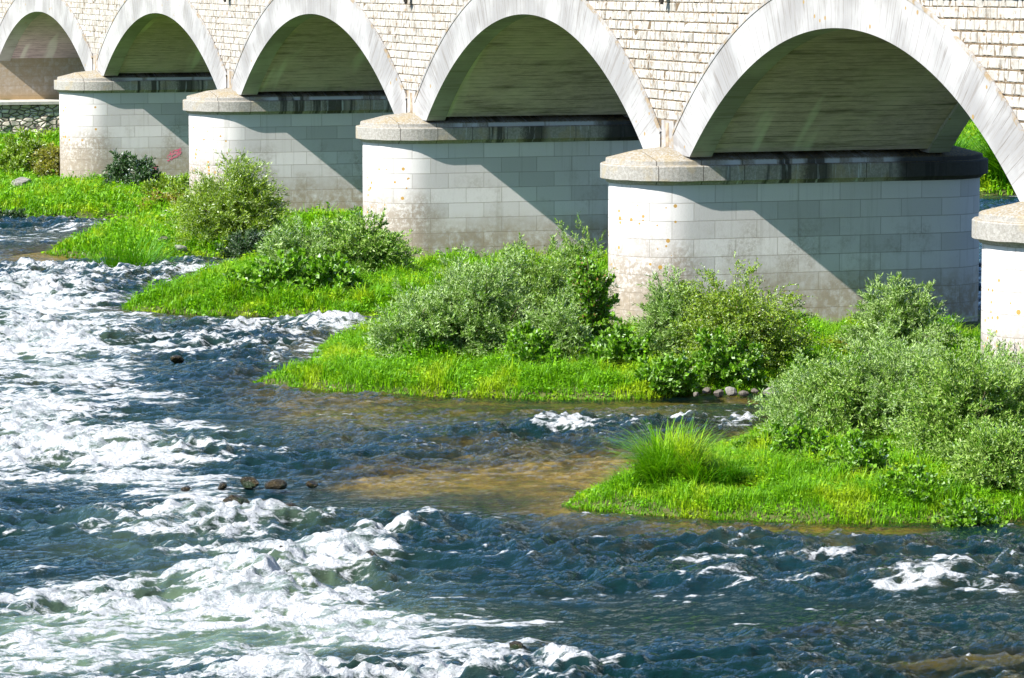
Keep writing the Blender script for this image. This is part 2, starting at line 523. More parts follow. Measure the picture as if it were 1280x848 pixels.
M_DARKL = mat_leaf('dark_leaf', (.03, .085, .02), (.06, .13, .035), (.09, .14, .06), .2, .4)
M_BROAD = mat_leaf('broad_leaf', (.07, .23, .006), (.21, .43, .015), (.19, .36, .03), .3, .45)
M_YELL = mat_leaf('yellow_leaf', (.22, .27, .015), (.34, .30, .04), None, .35, .5)
M_RUST = mat_leaf('rusty_seed', (.26, .15, .04), (.33, .20, .07), None, .3, .7)
M_GRASS = mat_grass('grass_blade', (.09, .28, .004), (.24, .50, .008), (.34, .50, .012))
M_GRASSD = mat_grass('deep_grass_blade', (.06, .25, .006), (.15, .36, .01), (.10, .29, .006))

# ------------------------------------------------------------------ the bridge
PITCH = 21.7
PC = [-70.2 + PITCH - PITCH * i for i in range(6)]      # pier centres, PC[0] is past the right edge
W = 7.0
SPR = 4.77
RC, RS = 1.75, 1.54
bridge = empty('arch_bridge', (PC[2], 0, 0))
OFF = (PC[2], 0, 0)
tag(bridge, 'long pale stone and concrete arch bridge on round-nosed piers crossing the river', 'bridge')


def deckg(x):
    return .0095 * (x + 81)


def stadium(r, ns=28, nl=14):
    """closed outline: front nose round y=0, back nose round y=W"""
    pts = []
    for i in range(ns + 1):
        a = pi + pi * i / ns
        pts.append((r * cos(a), r * sin(a)))
    for i in range(1, nl): pts.append((r, W * i / nl))
    for i in range(ns + 1):
        a = pi * i / ns
        pts.append((r * cos(a), W + r * sin(a)))
    for i in range(1, nl): pts.append((-r, W - W * i / nl))
    return np.array(pts)


def loft(levels, cap=True):
    """levels [(r,z)] -> V,F,uv"""
    mb = MB()
    rows = []; uvs = []
    base = stadium(RS)
    seg = np.linalg.norm(np.diff(np.vstack([base, base[:1]]), axis=0), axis=1)
    u = np.concatenate([[0], np.cumsum(seg)])
    for r, z in levels:
        p = stadium(r)
        p = np.vstack([p, p[:1]])
        rows.append(np.column_stack([p, np.full(len(p), z)]))
        uvs.append(np.column_stack([u, np.full(len(p), z)]))
    mb.grid(np.array(rows).transpose(1, 0, 2), np.array(uvs).transpose(1, 0, 2))
    return mb


def wobble(o, amp, sc):
    me = o.data
    n = len(me.vertices); co = np.empty(n * 3, dtype=np.float32); me.vertices.foreach_get('co', co); co = co.reshape(-1, 3)
    d = pn(co[:, 0] * sc + co[:, 2] * 3, co[:, 1] * sc + co[:, 2] * 2, 3)
    e = pn(co[:, 0] * sc * 3 + co[:, 2] * 5, co[:, 1] * sc * 3, 9)
    co[:, 2] += amp * (d + .6 * e)
    me.vertices.foreach_set('co', co.ravel()); me.update()


for i, c in enumerate(PC):
    mb = loft([(RS, -2.5), (RS, 0), (RS, .5), (RS, 1), (RS, 2), (RS, 3), (RS, 4.08)])
    pr = mb.build('pier', M_PIER, bridge, True, off=(0, 0, 0))
    pr.location = (c - PC[2], 0, 0)
    mb = loft([(RS - .02, 4.06), (RS + .05, 4.075), (RS + .07, 4.11), (RS + .12, 4.165), (RC - .012, 4.168), (RC, 4.18), (RC, 4.525),
               (RC - .02, 4.55), (RC - .13, 4.56), (RC - .135, 4.575), (RC - .14, 4.665), (RC - .165, 4.685), (RC - .55, 4.78), (.9, 4.86), (.12, 4.95)])
    cp = mb.build('pier_cap', M_CAP, pr, False)
    wobble(cp, .008, 2.1)
    if i == 5:
        # pink scribble sprayed on the flank
        strokes = [[(2.55, 1.35, 2.75, 1.62, .05), (2.75, 1.62, 3.15, 1.72, .06), (3.15, 1.72, 3.1, 1.5, .05), (3.1, 1.5, 2.7, 1.3, .05), (2.75, 1.5, 3.1, 1.6, .09), (2.6, 1.25, 2.8, 1.42, .05), (2.95, 1.42, 3.2, 1.62, .04)],
                   [(1.5, .75, 1.75, 1.0, .04), (1.75, 1.0, 2.1, 1.02, .05), (2.1, 1.02, 2.05, .82, .03), (1.3, .65, 1.5, .9, .03), (1.85, .8, 2.2, 1.08, .03), (1.45, .95, 1.9, .78, .03), (1.35, .8, 1.6, .72, .03)]]
        for sk in strokes:
            gm = MB()
            for q_, (y0, z0, y1, z1, wd) in enumerate(sk):
                t = np.array([y1 - y0, z1 - z0]); t /= np.linalg.norm(t); nn = np.array([-t[1], t[0]]) * wd * .9
                n = 7; P = np.zeros((n, 2, 3))
                for k in range(n):
                    s_ = k / (n - 1); b = np.array([y0 + (y1 - y0) * s_, z0 + (z1 - z0) * s_]) + .025 * np.array([sin(k * 2. + q_), cos(k * 3. + q_)])
                    xx = RS + .004 + .0006 * q_
                    P[k, 0] = (xx, *(b - nn * (.5 + .5 * sin(k * 1.7 + 1)))); P[k, 1] = (xx, *(b + nn * (.6 + .4 * cos(k * 2.3))))
                gm.grid(P)
            gm.build('graffiti', M_PINK, pr, False)

# arches
rises = [3.42, 3.40, 3.36, 3.02, 2.70, 2.42]
HS = 9.25
arches = []       # (xc, zc, Rin)
for i, rise in enumerate(rises):
    xc = PC[i] - PITCH / 2
    Rin = (HS ** 2 + rise ** 2) / (2 * rise)
    arches.append((xc, SPR + rise - Rin, Rin))
TH = 1.17
IMP = 10.42      # where the rings are cut by the block between them


def ring_mesh(xc, zc, Rin, y0, y1):
    mb = MB()
    am = math.asin(HS / Rin); ao = math.asin(min(IMP / (Rin + TH), .999))
    n = 72
    t = np.linspace(-1, 1, n)
    inn = np.column_stack([xc + Rin * np.sin(t * am), zc + Rin * np.cos(t * am)])
    ou = np.column_stack([xc + (Rin + TH) * np.sin(t * ao), zc + (Rin + TH) * np.cos(t * ao)])
    inn = np.vstack([inn[:1], inn, inn[-1:]]); ou = np.vstack([[xc - IMP, SPR + .02], ou, [xc + IMP, SPR + .02]])
    arc = np.concatenate([[-am * Rin - .1], t * am * Rin, [am * Rin + .1]])
    # front & back faces
    nr = 5
    for (yy, flip) in ((y0, 1), (y1, 0)):
        P = np.zeros((n + 2, nr, 3)); U = np.zeros((n + 2, nr, 2))
        for k in range(nr):
            s = k / (nr - 1)
            q = inn * (1 - s) + ou * s
            P[:, k, 0] = q[:, 0]; P[:, k, 2] = q[:, 1]; P[:, k, 1] = yy
            U[:, k, 0] = arc; U[:, k, 1] = s * TH
        mb.grid(P if flip else P[::-1], U if flip else U[::-1])
    # a proud lip along the extrados, then soffit and top
    P = np.zeros((n, 6, 3)); U = np.zeros((n, 6, 2))
    sgn = -1 if y0 < W / 2 else 1
    yf = y0 if sgn < 0 else y1
    for k, (dr, dy) in enumerate([(-.05, 0.0), (-.05, .02), (.03, .02), (.03, -.03), (0.0, -.05), (0.0, -.08)]):
        rr = Rin + TH + dr
        P[:, k, 0] = xc + rr * np.sin(t * ao); P[:, k, 2] = zc + rr * np.cos(t * ao); P[:, k, 1] = yf + sgn * dy
        U[:, k, 0] = t * am * Rin; U[:, k, 1] = TH - .02
    mb.grid(P, U)
    for rr, aa, v in ((Rin, am, .3), (Rin + TH, ao, .3)):
        P = np.zeros((n, 3, 3)); U = np.zeros((n, 3, 2))
        for k, yy in enumerate((y0, (y0 + y1) / 2, y1)):
            P[:, k, 0] = xc + rr * np.sin(t * aa); P[:, k, 2] = zc + rr * np.cos(t * aa); P[:, k, 1] = yy
            U[:, k, 0] = t * aa * rr; U[:, k, 1] = v + k * .3
        mb.grid(P, U)
    return mb


for i, (xc, zc, Rin) in enumerate(arches):
    ring_mesh(xc, zc, Rin, -.075, .52).build('arch_ring', M_RING, bridge, False, OFF)
    ring_mesh(xc, zc, Rin, W - .52, W + .075).build('arch_ring', M_RING, bridge, False, OFF)
    n = 60; Rv = Rin + .10
    av = math.asin(min((HS + .03) / Rv, 1)); t = np.linspace(-av, av, n)
    ys = np.linspace(.5, W - .5, 12)
    P = np.zeros((n, 12, 3)); U = np.zeros((n, 12, 2))
    P[..., 0] = (xc + Rv * np.sin(t))[:, None]; P[..., 2] = (zc + Rv * np.cos(t))[:, None]; P[..., 1] = ys[None]
    U[..., 0] = ys[None] + i * 13.7; U[..., 1] = (t * Rv)[:, None]
    mb = MB(); mb.grid(P, U); mb.build('vault', M_VAULT, bridge, True, OFF)
    # front/back fillet where the vault steps up from the ring is closed by the ring's own inner face

# impost blocks between ring feet, over each pier
for i, c in enumerate(PC[:6]):
    hw = PITCH / 2 - IMP
    for (ya, yb) in ((-.045, .5), (W - .5, W + .045)):
        mb = MB()
        mb.box(c - hw + .004, c + hw - .004, ya, yb, SPR - .02, 5.62)
        mb.build('impost_block', M_RING, bridge, False, OFF)
    # damp groove running down the block
    mb = MB(); mb.box(c - .10, c + .10, -.056, -.040, SPR + .05, 5.56)
    mb.build('drip_groove', M_STAIN, bridge, False, OFF)


def ztop(x): return 9.33 + deckg(x)


def inside_arch(x, z, pad):
    r = False
    for xc, zc, Rin in arches:
        r = r | ((x - xc) ** 2 + (z - zc) ** 2 < (Rin + pad) ** 2)
    return r


# spandrel walls: backing and rock faced courses, one wall per pier
CH = .238
for i, c in enumerate(PC + [PC[5] - PITCH]):
    last = i == 6
    xa, xb = c - PITCH / 2, c + PITCH / 2
    if last: xa = c - 3.0
    xs = np.linspace(xa + .003, xb - .003, 150)
    zlo = np.full_like(xs, 5.3 if not last else 3.0)
    for xc, zc, Rin in arches:
        r2 = (Rin + .5) ** 2 - (xs - xc) ** 2
        zz = np.where(r2 > 0, zc + np.sqrt(np.maximum(r2, 0)), -9)
        zz = np.where(np.abs(xs - xc) < HS + 1.2, zz, -9)
        zlo = np.maximum(zlo, zz)
    for yy, nm in ((0.0, 'spandrel_wall'), (W, 'spandrel_wall')):
        P = np.zeros((len(xs), 2, 3)); P[:, 0] = np.column_stack([xs, np.full_like(xs, yy), zlo]); P[:, 1] = np.column_stack([xs, np.full_like(xs, yy), ztop(xs) + .05])
        mb = MB(); mb.grid(P)
        wall = mb.build(nm, M_MORTAR, bridge, False, OFF)
        if i == 0 and yy == 0: continue
        # courses
        bm = MB()
        z = 5.62 - CH * (0 if not last else 10)
        row = 0
        sg = -1 if yy == 0 else 1
        while z < ztop(xb) + .1:
            x = xa - random.random() * .2
            while x < xb - .06:
                wd = random.choice([.17, .22, .26, .3, .34, .42, .52])
                x1 = min(x + wd, xb); x0 = max(x, xa)
                xm = (x0 + x1) / 2
                sh = .0045 * (xm + 115) + .00005 * (xm + 115) ** 2
                sh *= np.clip((z - 5.2) / 3.0, 0, 1)
                zz = z + sh
                if x1 - x0 > .08 and not inside_arch(xm, zz + CH / 2, TH - .14) and zz < ztop(xm) and (zz > 5.4 or last):
                    g = .009
                    nx, nz = 5, 4
                    gx = np.linspace(x0 + .017, x1 - .017, nx); gz = np.linspace(zz + g, zz + CH - g, nz)
                    P = np.zeros((nx, nz, 3)); P[..., 0] = gx[:, None]; P[..., 2] = gz[None]
                    dep = .014 + .014 * random.random()
                    q = dep + rng.normal(0, .013, (nx, nz)); q[0, :] = q[-1, :] = .002; q[:, 0] = q[:, -1] = .002
                    ins = rng.uniform(-.15, .15, (nx - 2, nz - 2)) * wd / 4
                    P[1:-1, 1:-1, 0] += ins
                    P[1, :, 0] = np.where(np.arange(nz) % (nz - 1) != 0, x0 + g + .018, P[1, :, 0]); P[-2, :, 0] = np.where(np.arange(nz) % (nz - 1) != 0, x1 - g - .018, P[-2, :, 0])
                    P[1:-1, 1, 2] = zz + g + .018; P[1:-1, -2, 2] = zz + CH - g - .018
                    P[..., 1] = yy + sg * q
                    bm.grid(P if sg < 0 else P[::-1])
                x = x1
            z += CH; row += 1
        bm.build('facing_stones', M_RF, wall, False, (0, 0, 0)).location = (-OFF[0], 0, 0)

# cornice, deck, parapets
xs = np.linspace(PC[5] - PITCH - 3, PC[0] + 4, 60)


def sweep(prof, name, mat, parent=bridge):
    P = np.zeros((len(xs), len(prof) + 1, 3))
    pr = list(prof) + [prof[0]]
    for k, (yy, dz) in enumerate(pr):
        P[:, k, 0] = xs; P[:, k, 1] = yy; P[:, k, 2] = ztop(xs) + dz
    mb = MB(); mb.grid(P)
    return mb.build(name, mat, parent, False, OFF)


sweep([(-.55, 0), (-.55, .28), (.05, .34), (.05, -.12), (-.15, -.12), (-.2, 0)], 'cornice', M_CONC)
sweep([(W + .55, 0), (W + .2, 0), (W + .15, -.12), (W - .05, -.12), (W - .05, .34), (W + .55, .28)], 'cornice', M_CONC)
sweep([(.05, .05), (.05, .30), (W - .05, .30), (W - .05, .05)], 'road_deck', M_ASPH)
sweep([(-.35, .28), (-.35, 1.1), (-.1, 1.1), (-.1, .30)], 'parapet', M_CONC)
sweep([(W + .35, .28), (W + .1, .30), (W + .1, 1.1), (W + .35, 1.1)], 'parapet', M_CONC)
for c in PC[1:]:
    mb = MB()
    zt = 8.72 + .6 * deckg(c) + .006 * 0
    sh = zt
    if c < -150: sh = 7.98
    elif c < -130: sh = 8.10
    elif c < -100: sh = 8.33
    elif c < -80: sh = 8.62
    mb.box(c - .1, c + .1, -.30, .0, sh + .1, sh + .35)
    mb.box(c - .035, c + .035, -.25, -.18, sh - .06, sh + .12)
    mb.box(c - .12, c - .07, -.25, -.2, sh + .0, sh + .12)
    mb.box(c + .07, c + .12, -.25, -.2, sh + .0, sh + .12)
    mb.build('drain_spout', M_IRON, bridge, False, OFF)

# abutment at the left end: stepped block wall under the last arch
ax = arches[5][0] - HS
mb = MB()
P = np.array([[(ax + .02, -1.0, 2.9), (ax + .02, -1.0, 4.95)], [(ax + .02, W + 1, 2.9), (ax + .02, W + 1, 4.95)]])
U = P[..., 1:3].copy()
mb.grid(P, U)
P2 = np.array([[(ax + .02, -1.0, 2.9), (ax + .02, -1.0, 4.95)], [(ax - 8, -1.0, 2.9), (ax - 8, -1.0, 4.95)]])
mb.grid(P2, np.abs(P2[..., [0, 2]]))
P3 = np.array([[(ax + .02, -1.0, 4.95), (ax - 8, -1.0, 4.95)], [(ax + .02, 0.02, 5.1), (ax - 8, .02, 5.1)]])
mb.grid(P3)
mb.build('abutment', mat_pier(True), bridge, False, OFF)

# quay wall of rubble along the left bank, under the abutment and on both sides
quay = empty('quay_wall', (-174.6, 0, 0))
tag(quay, 'rough rubble stone retaining wall with flat ledge below the left end of the bridge', 'wall')
yy = np.arange(-60, 110, .35); zz = np.linspace(-.5, 2.85, 12)
YY, ZZ = np.meshgrid(yy, zz, indexing='ij')
P = np.stack([.06 * pn(YY * 3, ZZ * 4, 5) + .04 * pn(YY * 8, ZZ * 9, 6) - ZZ * .06 + .2, YY, ZZ], -1)
mb = MB(); mb.grid(P); mb.build('wall_face', M_RUB, quay, False)
mb = MB(); mb.box(-4.5, .22, -60, 110, 2.86, 2.99); mb.build('ledge', M_CONC, quay)

# ------------------------------------------------------------------ land
polyA = [tuple(G(*p)) for p in [(712, 632), (740, 637), (800, 643), (900, 650), (1000, 654), (1100, 655), (1200, 651), (1280, 648)]] + \
        [(-60.9, 0), (-62, 9), (-70, 12), (-77, 9), (-77.3, 3), (-75.5, -2), (-73.5, -4.6), (-71.8, -6.2)] + [tuple(G(*p)) for p in [(905, 568), (860, 584), (820, 598), (780, 612), (735, 622)]]
polyB = [tuple(G(*p)) for p in [(318, 482), (350, 485), (400, 488), (450, 491), (550, 496), (650, 499), (760, 500), (830, 497), (870, 490), (920, 492), (965, 490)]] + \
        [(-81.5, 1), (-82.5, 5), (-85, 10), (-92, 12), (-98, 9), (-99, 2), (-98, -3), (-95.5, -7), (-92.5, -9)] + [tuple(G(*p)) for p in [(400, 466), (350, 476)]]
polyC = [tuple(G(*p)) for p in [(158, 387), (200, 391), (270, 395), (350, 396), (420, 398), (500, 398)]] + \
        [(-101.5, 0), (-104, 5), (-107, 10), (-114, 12), (-120, 9), (-121, 2), (-119, -2), (-116, -5.2), (-112, -7.4), (-108, -9.2)]
polyD = [(-141.3, -160), (-141.2, -12), (-141.2, -7.3), (-140.4, -3.2), (-137.4, -2.5), (-132.8, -4.7), (-128.8, -7.4), (-125.0, -8.9)] + \
        [tuple(G(*p)) for p in [(110, 324), (150, 327), (200, 328), (260, 326), (300, 324), (325, 312)]] + \
        [(-123, 2), (-126, 8), (-134, 13), (-140, 20), (-141.8, 28), (-142, 34), (-142, 160), (-500, 160), (-500, -160)]
polys = [np.array(p) for p in (polyA, polyB, polyC, polyD)]


def sdist(x, y, P):
    x = np.asarray(x, float).ravel(); y = np.asarray(y, float).ravel()
    d = np.full(x.shape, 1e9); ins = np.zeros(x.shape, bool)
    n = len(P)
    for i in range(n):
        ax_, ay = P[i]; bx, by = P[(i + 1) % n]
        ex, ey = bx - ax_, by - ay
        L = ex * ex + ey * ey + 1e-12
        t = np.clip(((x - ax_) * ex + (y - ay) * ey) / L, 0, 1)
        dd = (x - ax_ - t * ex) ** 2 + (y - ay - t * ey) ** 2
        d = np.minimum(d, dd)
        cnd = ((ay > y) != (by > y)) & (x < (bx - ax_) * (y - ay) / (by - ay + 1e-15) + ax_)
        ins ^= cnd
    d = np.sqrt(d)
    return np.where(ins, d, -d)


def land_sd(x, y):
    s = np.full(np.shape(np.ravel(x)), -1e9)
    for P in polys: s = np.maximum(s, sdist(x, y, P))
    # the right bank, under the camera
    s = np.maximum(s, np.ravel(x) + 26)
    return s.reshape(np.shape(x))


def blob_world(px, py, rx, ry):
    c = G(px, py); d = (c - CAM[:2]).dot(FH)
    return c, rx * d / F, ry * d * d / (H * F)


def blobs(x, y, L, soft=1.0):
    s = np.zeros(np.shape(x))
    for b in L:
        c, a, bb = blob_world(*b[:4])
        dx = x - c[0]; dy = y - c[1]
        u = (dx * RH[0] + dy * RH[1]) / a; v = (dx * FH[0] + dy * FH[1]) / bb
        if len(b) > 5:      # skew: image slope
            v = (dx * FH[0] + dy * FH[1]) / bb + b[5] * u
        s = 1 - (1 - s) * (1 - b[4] * np.exp(-(u * u + v * v) * .9))
    return s


SHALLOW = [(640, 600, 190, 22, 1.0), (760, 590, 90, 24, 1.0), (540, 598, 120, 22, .95), (470, 606, 90, 16, .7), (700, 575, 120, 14, .9), (40, 320, 90, 9, 1.1), (90, 322, 60, 8, 1.1), (1265, 835, 100, 34, .93), (1010, 800, 70, 12, .75),
           (1150, 838, 70, 14, .7), (400, 500, 120, 10, .8), (480, 518, 170, 16, .85), (700, 520, 280, 17, .9), (880, 505, 120, 12, .85), (1000, 670, 300, 15, .9), (640, 560, 200, 14, .6), (700, 642, 50, 7, .8), (180, 390, 60, 5, .7), (450, 405, 130, 6, .8), (920, 562, 70, 9, .8)]
WEED = [(650, 512, 330, 16, .9), (880, 505, 100, 12, .8), (1000, 668, 280, 12, .8), (450, 402, 120, 6, .8), (760, 660, 60, 10, .6)]


def bed_z(x, y, sdv):
    dep = .10 + np.clip(-sdv, 0, 5) * .42
    dep = np.minimum(dep, 1.15 + 1.1 * fbm(x * .5, y * .22, 3, 37))
    dep = np.maximum(dep, .1)
    sh = blobs(x, y, SHALLOW)
    sh = np.clip(sh + .9 * fbm(x * 1.3, y * .22, 3, 33) * sh * (1.15 - sh) * 2, 0, 1)
    dep = dep * (1 - sh) + .05 * sh
    return -dep


def ground_z(x, y):
    s = land_sd(x, y)
    nz = fbm(x * .5, y * .5, 4, 11)
    zi = .10 + .26 * (1 - np.exp(-np.clip(s, 0, 50) / 1.1)) + .10 * nz * np.clip(s, 0, 1)
    bank = np.where(x < -141, np.interp(-x, [141, 150, 158, 166, 173, 176, 182], [0, .02, .0, .35, .9, 1.1, 2.6]), 0) * (x > -176) + np.where(x <= -176, 2.6, 0)
    bank = bank * (x < -141)
    bb = np.interp(x, [-26, -12, -5, 60], [0, 4.0, 7.9, 8.2])
    zl = zi + bank + np.where(x > -26, bb, 0)
    zb = bed_z(x, y, s) + .03 * fbm(x * 1.7, y * 1.7, 3, 21)
    k = sstep(-.12, .12, s)
    return zb * (1 - k) + zl * k, s


def axis(parts):
    out = []
    for a, b, st in parts:
        n = max(1, int(round((b - a) / st)))
        out.extend(np.linspace(a, b, n, endpoint=False))
    out.append(parts[-1][1])
    return np.array(out)


gx = axis([(-3000, -600, 300), (-600, -220, 40), (-220, -182, 4), (-182, -100, .32), (-100, -52, .22), (-52, -20, 1), (-20, 80, 4), (80, 3000, 300)])
gy = axis([(-3000, -400, 300), (-400, -80, 20), (-80, -34, 2), (-34, 14, .22), (14, 52, .4), (52, 120, 3), (120, 500, 40), (500, 3000, 300)])
XX, YY = np.meshgrid(gx, gy, indexing='ij')
ZZ, SS = ground_z(XX, YY)
a, b = XX.shape
idx = np.arange(a * b).reshape(a, b)
Fq = np.stack([idx[:-1, :-1], idx[1:, :-1], idx[1:, 1:], idx[:-1, 1:]], -1).reshape(-1, 4)
weed = np.clip(blobs(XX, YY, WEED), 0, 1) * (SS < .1)
g = mesh('ground', np.stack([XX, YY, ZZ], -1).reshape(-1, 3), Fq, M_GROUND, None, None, True, {'weed': weed.ravel()})
tag(g, kind='structure')

# ------------------------------------------------------------------ water
FOAM = [
    (35, 385, 95, 22, .75), (60, 430, 85, 24, .85), (70, 470, 85, 22, .85), (40, 515, 100, 24, .8), (95, 548, 110, 16, .8), (20, 570, 80, 18, .8), (170, 575, 110, 13, .8), (60, 604, 120, 12, .7),
    (190, 604, 90, 9, .75), (235, 622, 60, 8, .7), (30, 360, 60, 14, .65), (60, 342, 70, 6, .45), (190, 345, 110, 7, .35), (95, 286, 60, 7, .3), (290, 338, 70, 7, .35), (20, 300, 60, 6, .3), (250, 372, 60, 5, .2),
    (330, 412, 95, 7, .55), (430, 408, 45, 8, .7), (270, 433, 60, 6, .4), (370, 440, 50, 8, .4), (440, 425, 60, 6, .4), (355, 455, 45, 5, .45), (200, 440, 60, 8, .45), (180, 500, 60, 10, .5), (235, 535, 45, 8, .5), (150, 400, 60, 8, .4),
    (280, 655, 90, 9, .6), (240, 672, 80, 8, .65), (120, 672, 110, 6, .45), (320, 692, 95, 8, .85), (300, 640, 60, 8, .55), (420, 690, 50, 12, .7), (440, 704, 55, 14, .98), (400, 715, 60, 9, .8), (490, 671, 42, 5, .85), (370, 655, 60, 6, .45),
    (50, 716, 60, 2.2, .5), (200, 648, 120, 9, .45), (330, 664, 90, 8, .5), (300, 862, 320, 12, .75), (560, 858, 140, 8, .6), (330, 735, 70, 16, .85), (300, 760, 90, 14, .85), (230, 735, 90, 9, .6), (440, 755, 60, 14, .6), (130, 770, 110, 12, .65), (60, 755, 60, 8, .45), (240, 790, 140, 12, .7), (400, 785, 80, 13, .85), (470, 800, 70, 12, .8), (340, 815, 90, 9, .5),
    (560, 812, 80, 10, .75), (620, 828, 60, 9, .7), (510, 835, 120, 9, .55), (400, 838, 100, 8, .4), (50, 800, 90, 12, .5), (140, 825, 90, 8, .3), (650, 782, 45, 6, .45), (470, 785, 40, 9, .7), (570, 785, 40, 6, .3), (700, 845, 50, 6, .5),
    (60, 812, 120, 16, .6), (190, 830, 120, 12, .6), (30, 840, 80, 10, .6), (320, 842, 120, 7, .6), (150, 745, 120, 12, .5), (90, 735, 90, 8, .4), (700, 835, 50, 5, .45), (660, 812, 40, 5, .4), (760, 842, 40, 4, .3),
    (1040, 722, 230, 26, .13), (320, 425, 200, 16, .12), (200, 350, 180, 14, .12), (640, 735, 200, 24, .04),
    (925, 690, 42, 7, .5), (1090, 680, 28, 5, .45), (1155, 738, 45, 7, .42), (1210, 722, 50, 5, .35), (1255, 714, 40, 4, .42), (860, 707, 60, 4, .3), (1120, 745, 30, 6, .4), (1240, 745, 40, 5, .35), (980, 730, 80, 8, .2), (1040, 705, 60, 6, .25),
    (690, 528, 22, 4, .5), (720, 543, 60, 5, .5), (770, 527, 30, 3, .4), (860, 533, 50, 6, .42), (915, 532, 30, 7, .42), (885, 520, 40, 4, .35), (745, 646, 40, 4, .42), (540, 640, 20, 3, .25), (800, 665, 60, 5, .15), (535, 655, 20, 4, .35)]
CALM = [(640, 600, 190, 26, 1.0), (560, 510, 200, 9, 1.0), (800, 508, 160, 8, 1.0), (1000, 668, 280, 8, .9), (40, 318, 110, 8, 1.0), (450, 402, 130, 4, .9)]
AER = [(100, 790, 160, 26, .8), (300, 770, 200, 30, .6), (60, 835, 120, 18, .6), (300, 810, 160, 14, .6), (330, 715, 130, 18, .4), (420, 790, 100, 20, .5), (40, 430, 110, 60, .25), (100, 560, 160, 30, .3), (240, 660, 160, 18, .3), (180, 690, 120, 10, .2), (300, 740, 120, 18, .4)]


def wave_h(x, y, fo, calm, sdv):
    # current along -Y; crests a little longer across the flow
    wx = x + .5 * pn(x * .35, y * .35, 31); wy = y + .5 * pn(x * .35, y * .35, 32)
    rap = .58 + .62 * np.clip(fo, 0, 1)
    amp = rap * (1 - .66 * calm) * np.clip(-sdv / 1.2, .12, 1)
    amp = amp * np.clip(1 + 1.3 * pn(x * .16, y * .10, 81) + .5 * pn(x * .5, y * .25, 82), .3, 1.6)
    h = .16 * amp * pn(wx * .45, wy * .40, 1)
    r2 = 1 - 2 * np.abs(pn(wx * .95, wy * .6, 2)); h = h + .13 * amp * r2
    r3 = 1 - 2 * np.abs(pn(wx * 1.9, wy * 1.2, 3)); h = h + .11 * amp * r3
    r4 = 1 - 2 * np.abs(pn(wx * 3.8 + y, wy * 2.6, 4)); h = h + .05 * amp * r4
    h = h + .020 * (amp * .8 + .05) * (1 - 2 * np.abs(pn(x * 8, y * 4.5, 5))) + .012 * (amp + .06) * pn(x * 15, y * 9, 6)
    h = h + np.clip(fo, 0, 1) * (.03 * (1 - 2 * np.abs(pn(x * 3.1, y * 2.3, 71))) + .022 * (1 - 2 * np.abs(pn(x * 7.1, y * 5.3, 72))))
    cr = .45 * r2 + .38 * r3 + .17 * r4
    return h, cr


vv = [48.5]
while vv[-1] < 186: vv.append(vv[-1] * 1.00125)
vv = np.concatenate([[-3000, -600, -200, -60, 0, 20, 28], np.arange(32, 48, .5), vv, [190, 200, 230, 300, 500, 1200, 3000]])
uu = np.concatenate([[-3000, -800, -300, -120, -60, -40], np.arange(-30, -20, .5), np.arange(-20, 20, .045), np.arange(20, 30, .5), [30, 40, 60, 120, 300, 800, 3000]])
UU, VV = np.meshgrid(uu, vv, indexing='ij')
WX = CAM[0] + UU * RH[0] + VV * FH[0]; WY = CAM[1] + UU * RH[1] + VV * FH[1]
wa, wb = WX.shape
x1, y1 = WX.ravel(), WY.ravel()
near = (np.abs(UU.ravel()) < 31) & (VV.ravel() > 31) & (VV.ravel() < 191)
foam = np.zeros(x1.size); calm = np.zeros(x1.size); aer = np.zeros(x1.size)
xn, yn = x1[near], y1[near]
fo = blobs(xn, yn, FOAM); ca = np.clip(blobs(xn, yn, CALM), 0, 1)
sdv = np.full(x1.size, -50.); sdn = land_sd(xn, yn); sdv[near] = sdn
h = np.zeros(x1.size); hn, cr = wave_h(xn, yn, fo, ca, sdn); h[near] = hn
# streaky break-up of the foam, following the current and the crests
br = fbm(xn * .9 + .6 * pn(xn * .5, yn * .5, 51), yn * .34, 4, 41, .6)
br2 = fbm(xn * 2.6, yn * 1.3, 3, 61, .6)
fm = fo * 1.0 + .02 + .42 * br * (fo > .02) + .55 * (cr - .55) * (.35 + fo) + .12 * br2
rough_w = np.clip(1 - ca * 1.3, 0, 1)
fm = np.where(fo < .16, -.12 + (.42 + 1.5 * fo) * sstep(.70, .92, cr) + .45 * np.clip(br, -.3, .5), fm)
fm = np.clip(fm, -.6, 1.0) - ca * .6
foam[near] = fm
foam[~near] = -.2
aer[near] = np.clip(blobs(xn, yn, AER) * (.8 + .7 * br2) + .25 * np.clip(fm - .2, 0, 1), 0, 1)
dep = np.full(x1.size, 1.7); dep[near] = np.maximum(.02, -bed_z(xn, yn, sdn))
V = np.stack([x1, y1, h], -1)
idx = np.arange(wa * wb).reshape(wa, wb)
Fq = np.stack([idx[:-1, :-1], idx[1:, :-1], idx[1:, 1:], idx[:-1, 1:]], -1).reshape(-1, 4)
wt = mesh('water', V, Fq, M_WATER, None, None, True, {'foam': foam, 'depth': dep, 'aer': aer})
tag(wt, kind='structure')


# ------------------------------------------------------------------ vegetation
def norm(v): return v / (np.linalg.norm(v, axis=-1, keepdims=True) + 1e-9)


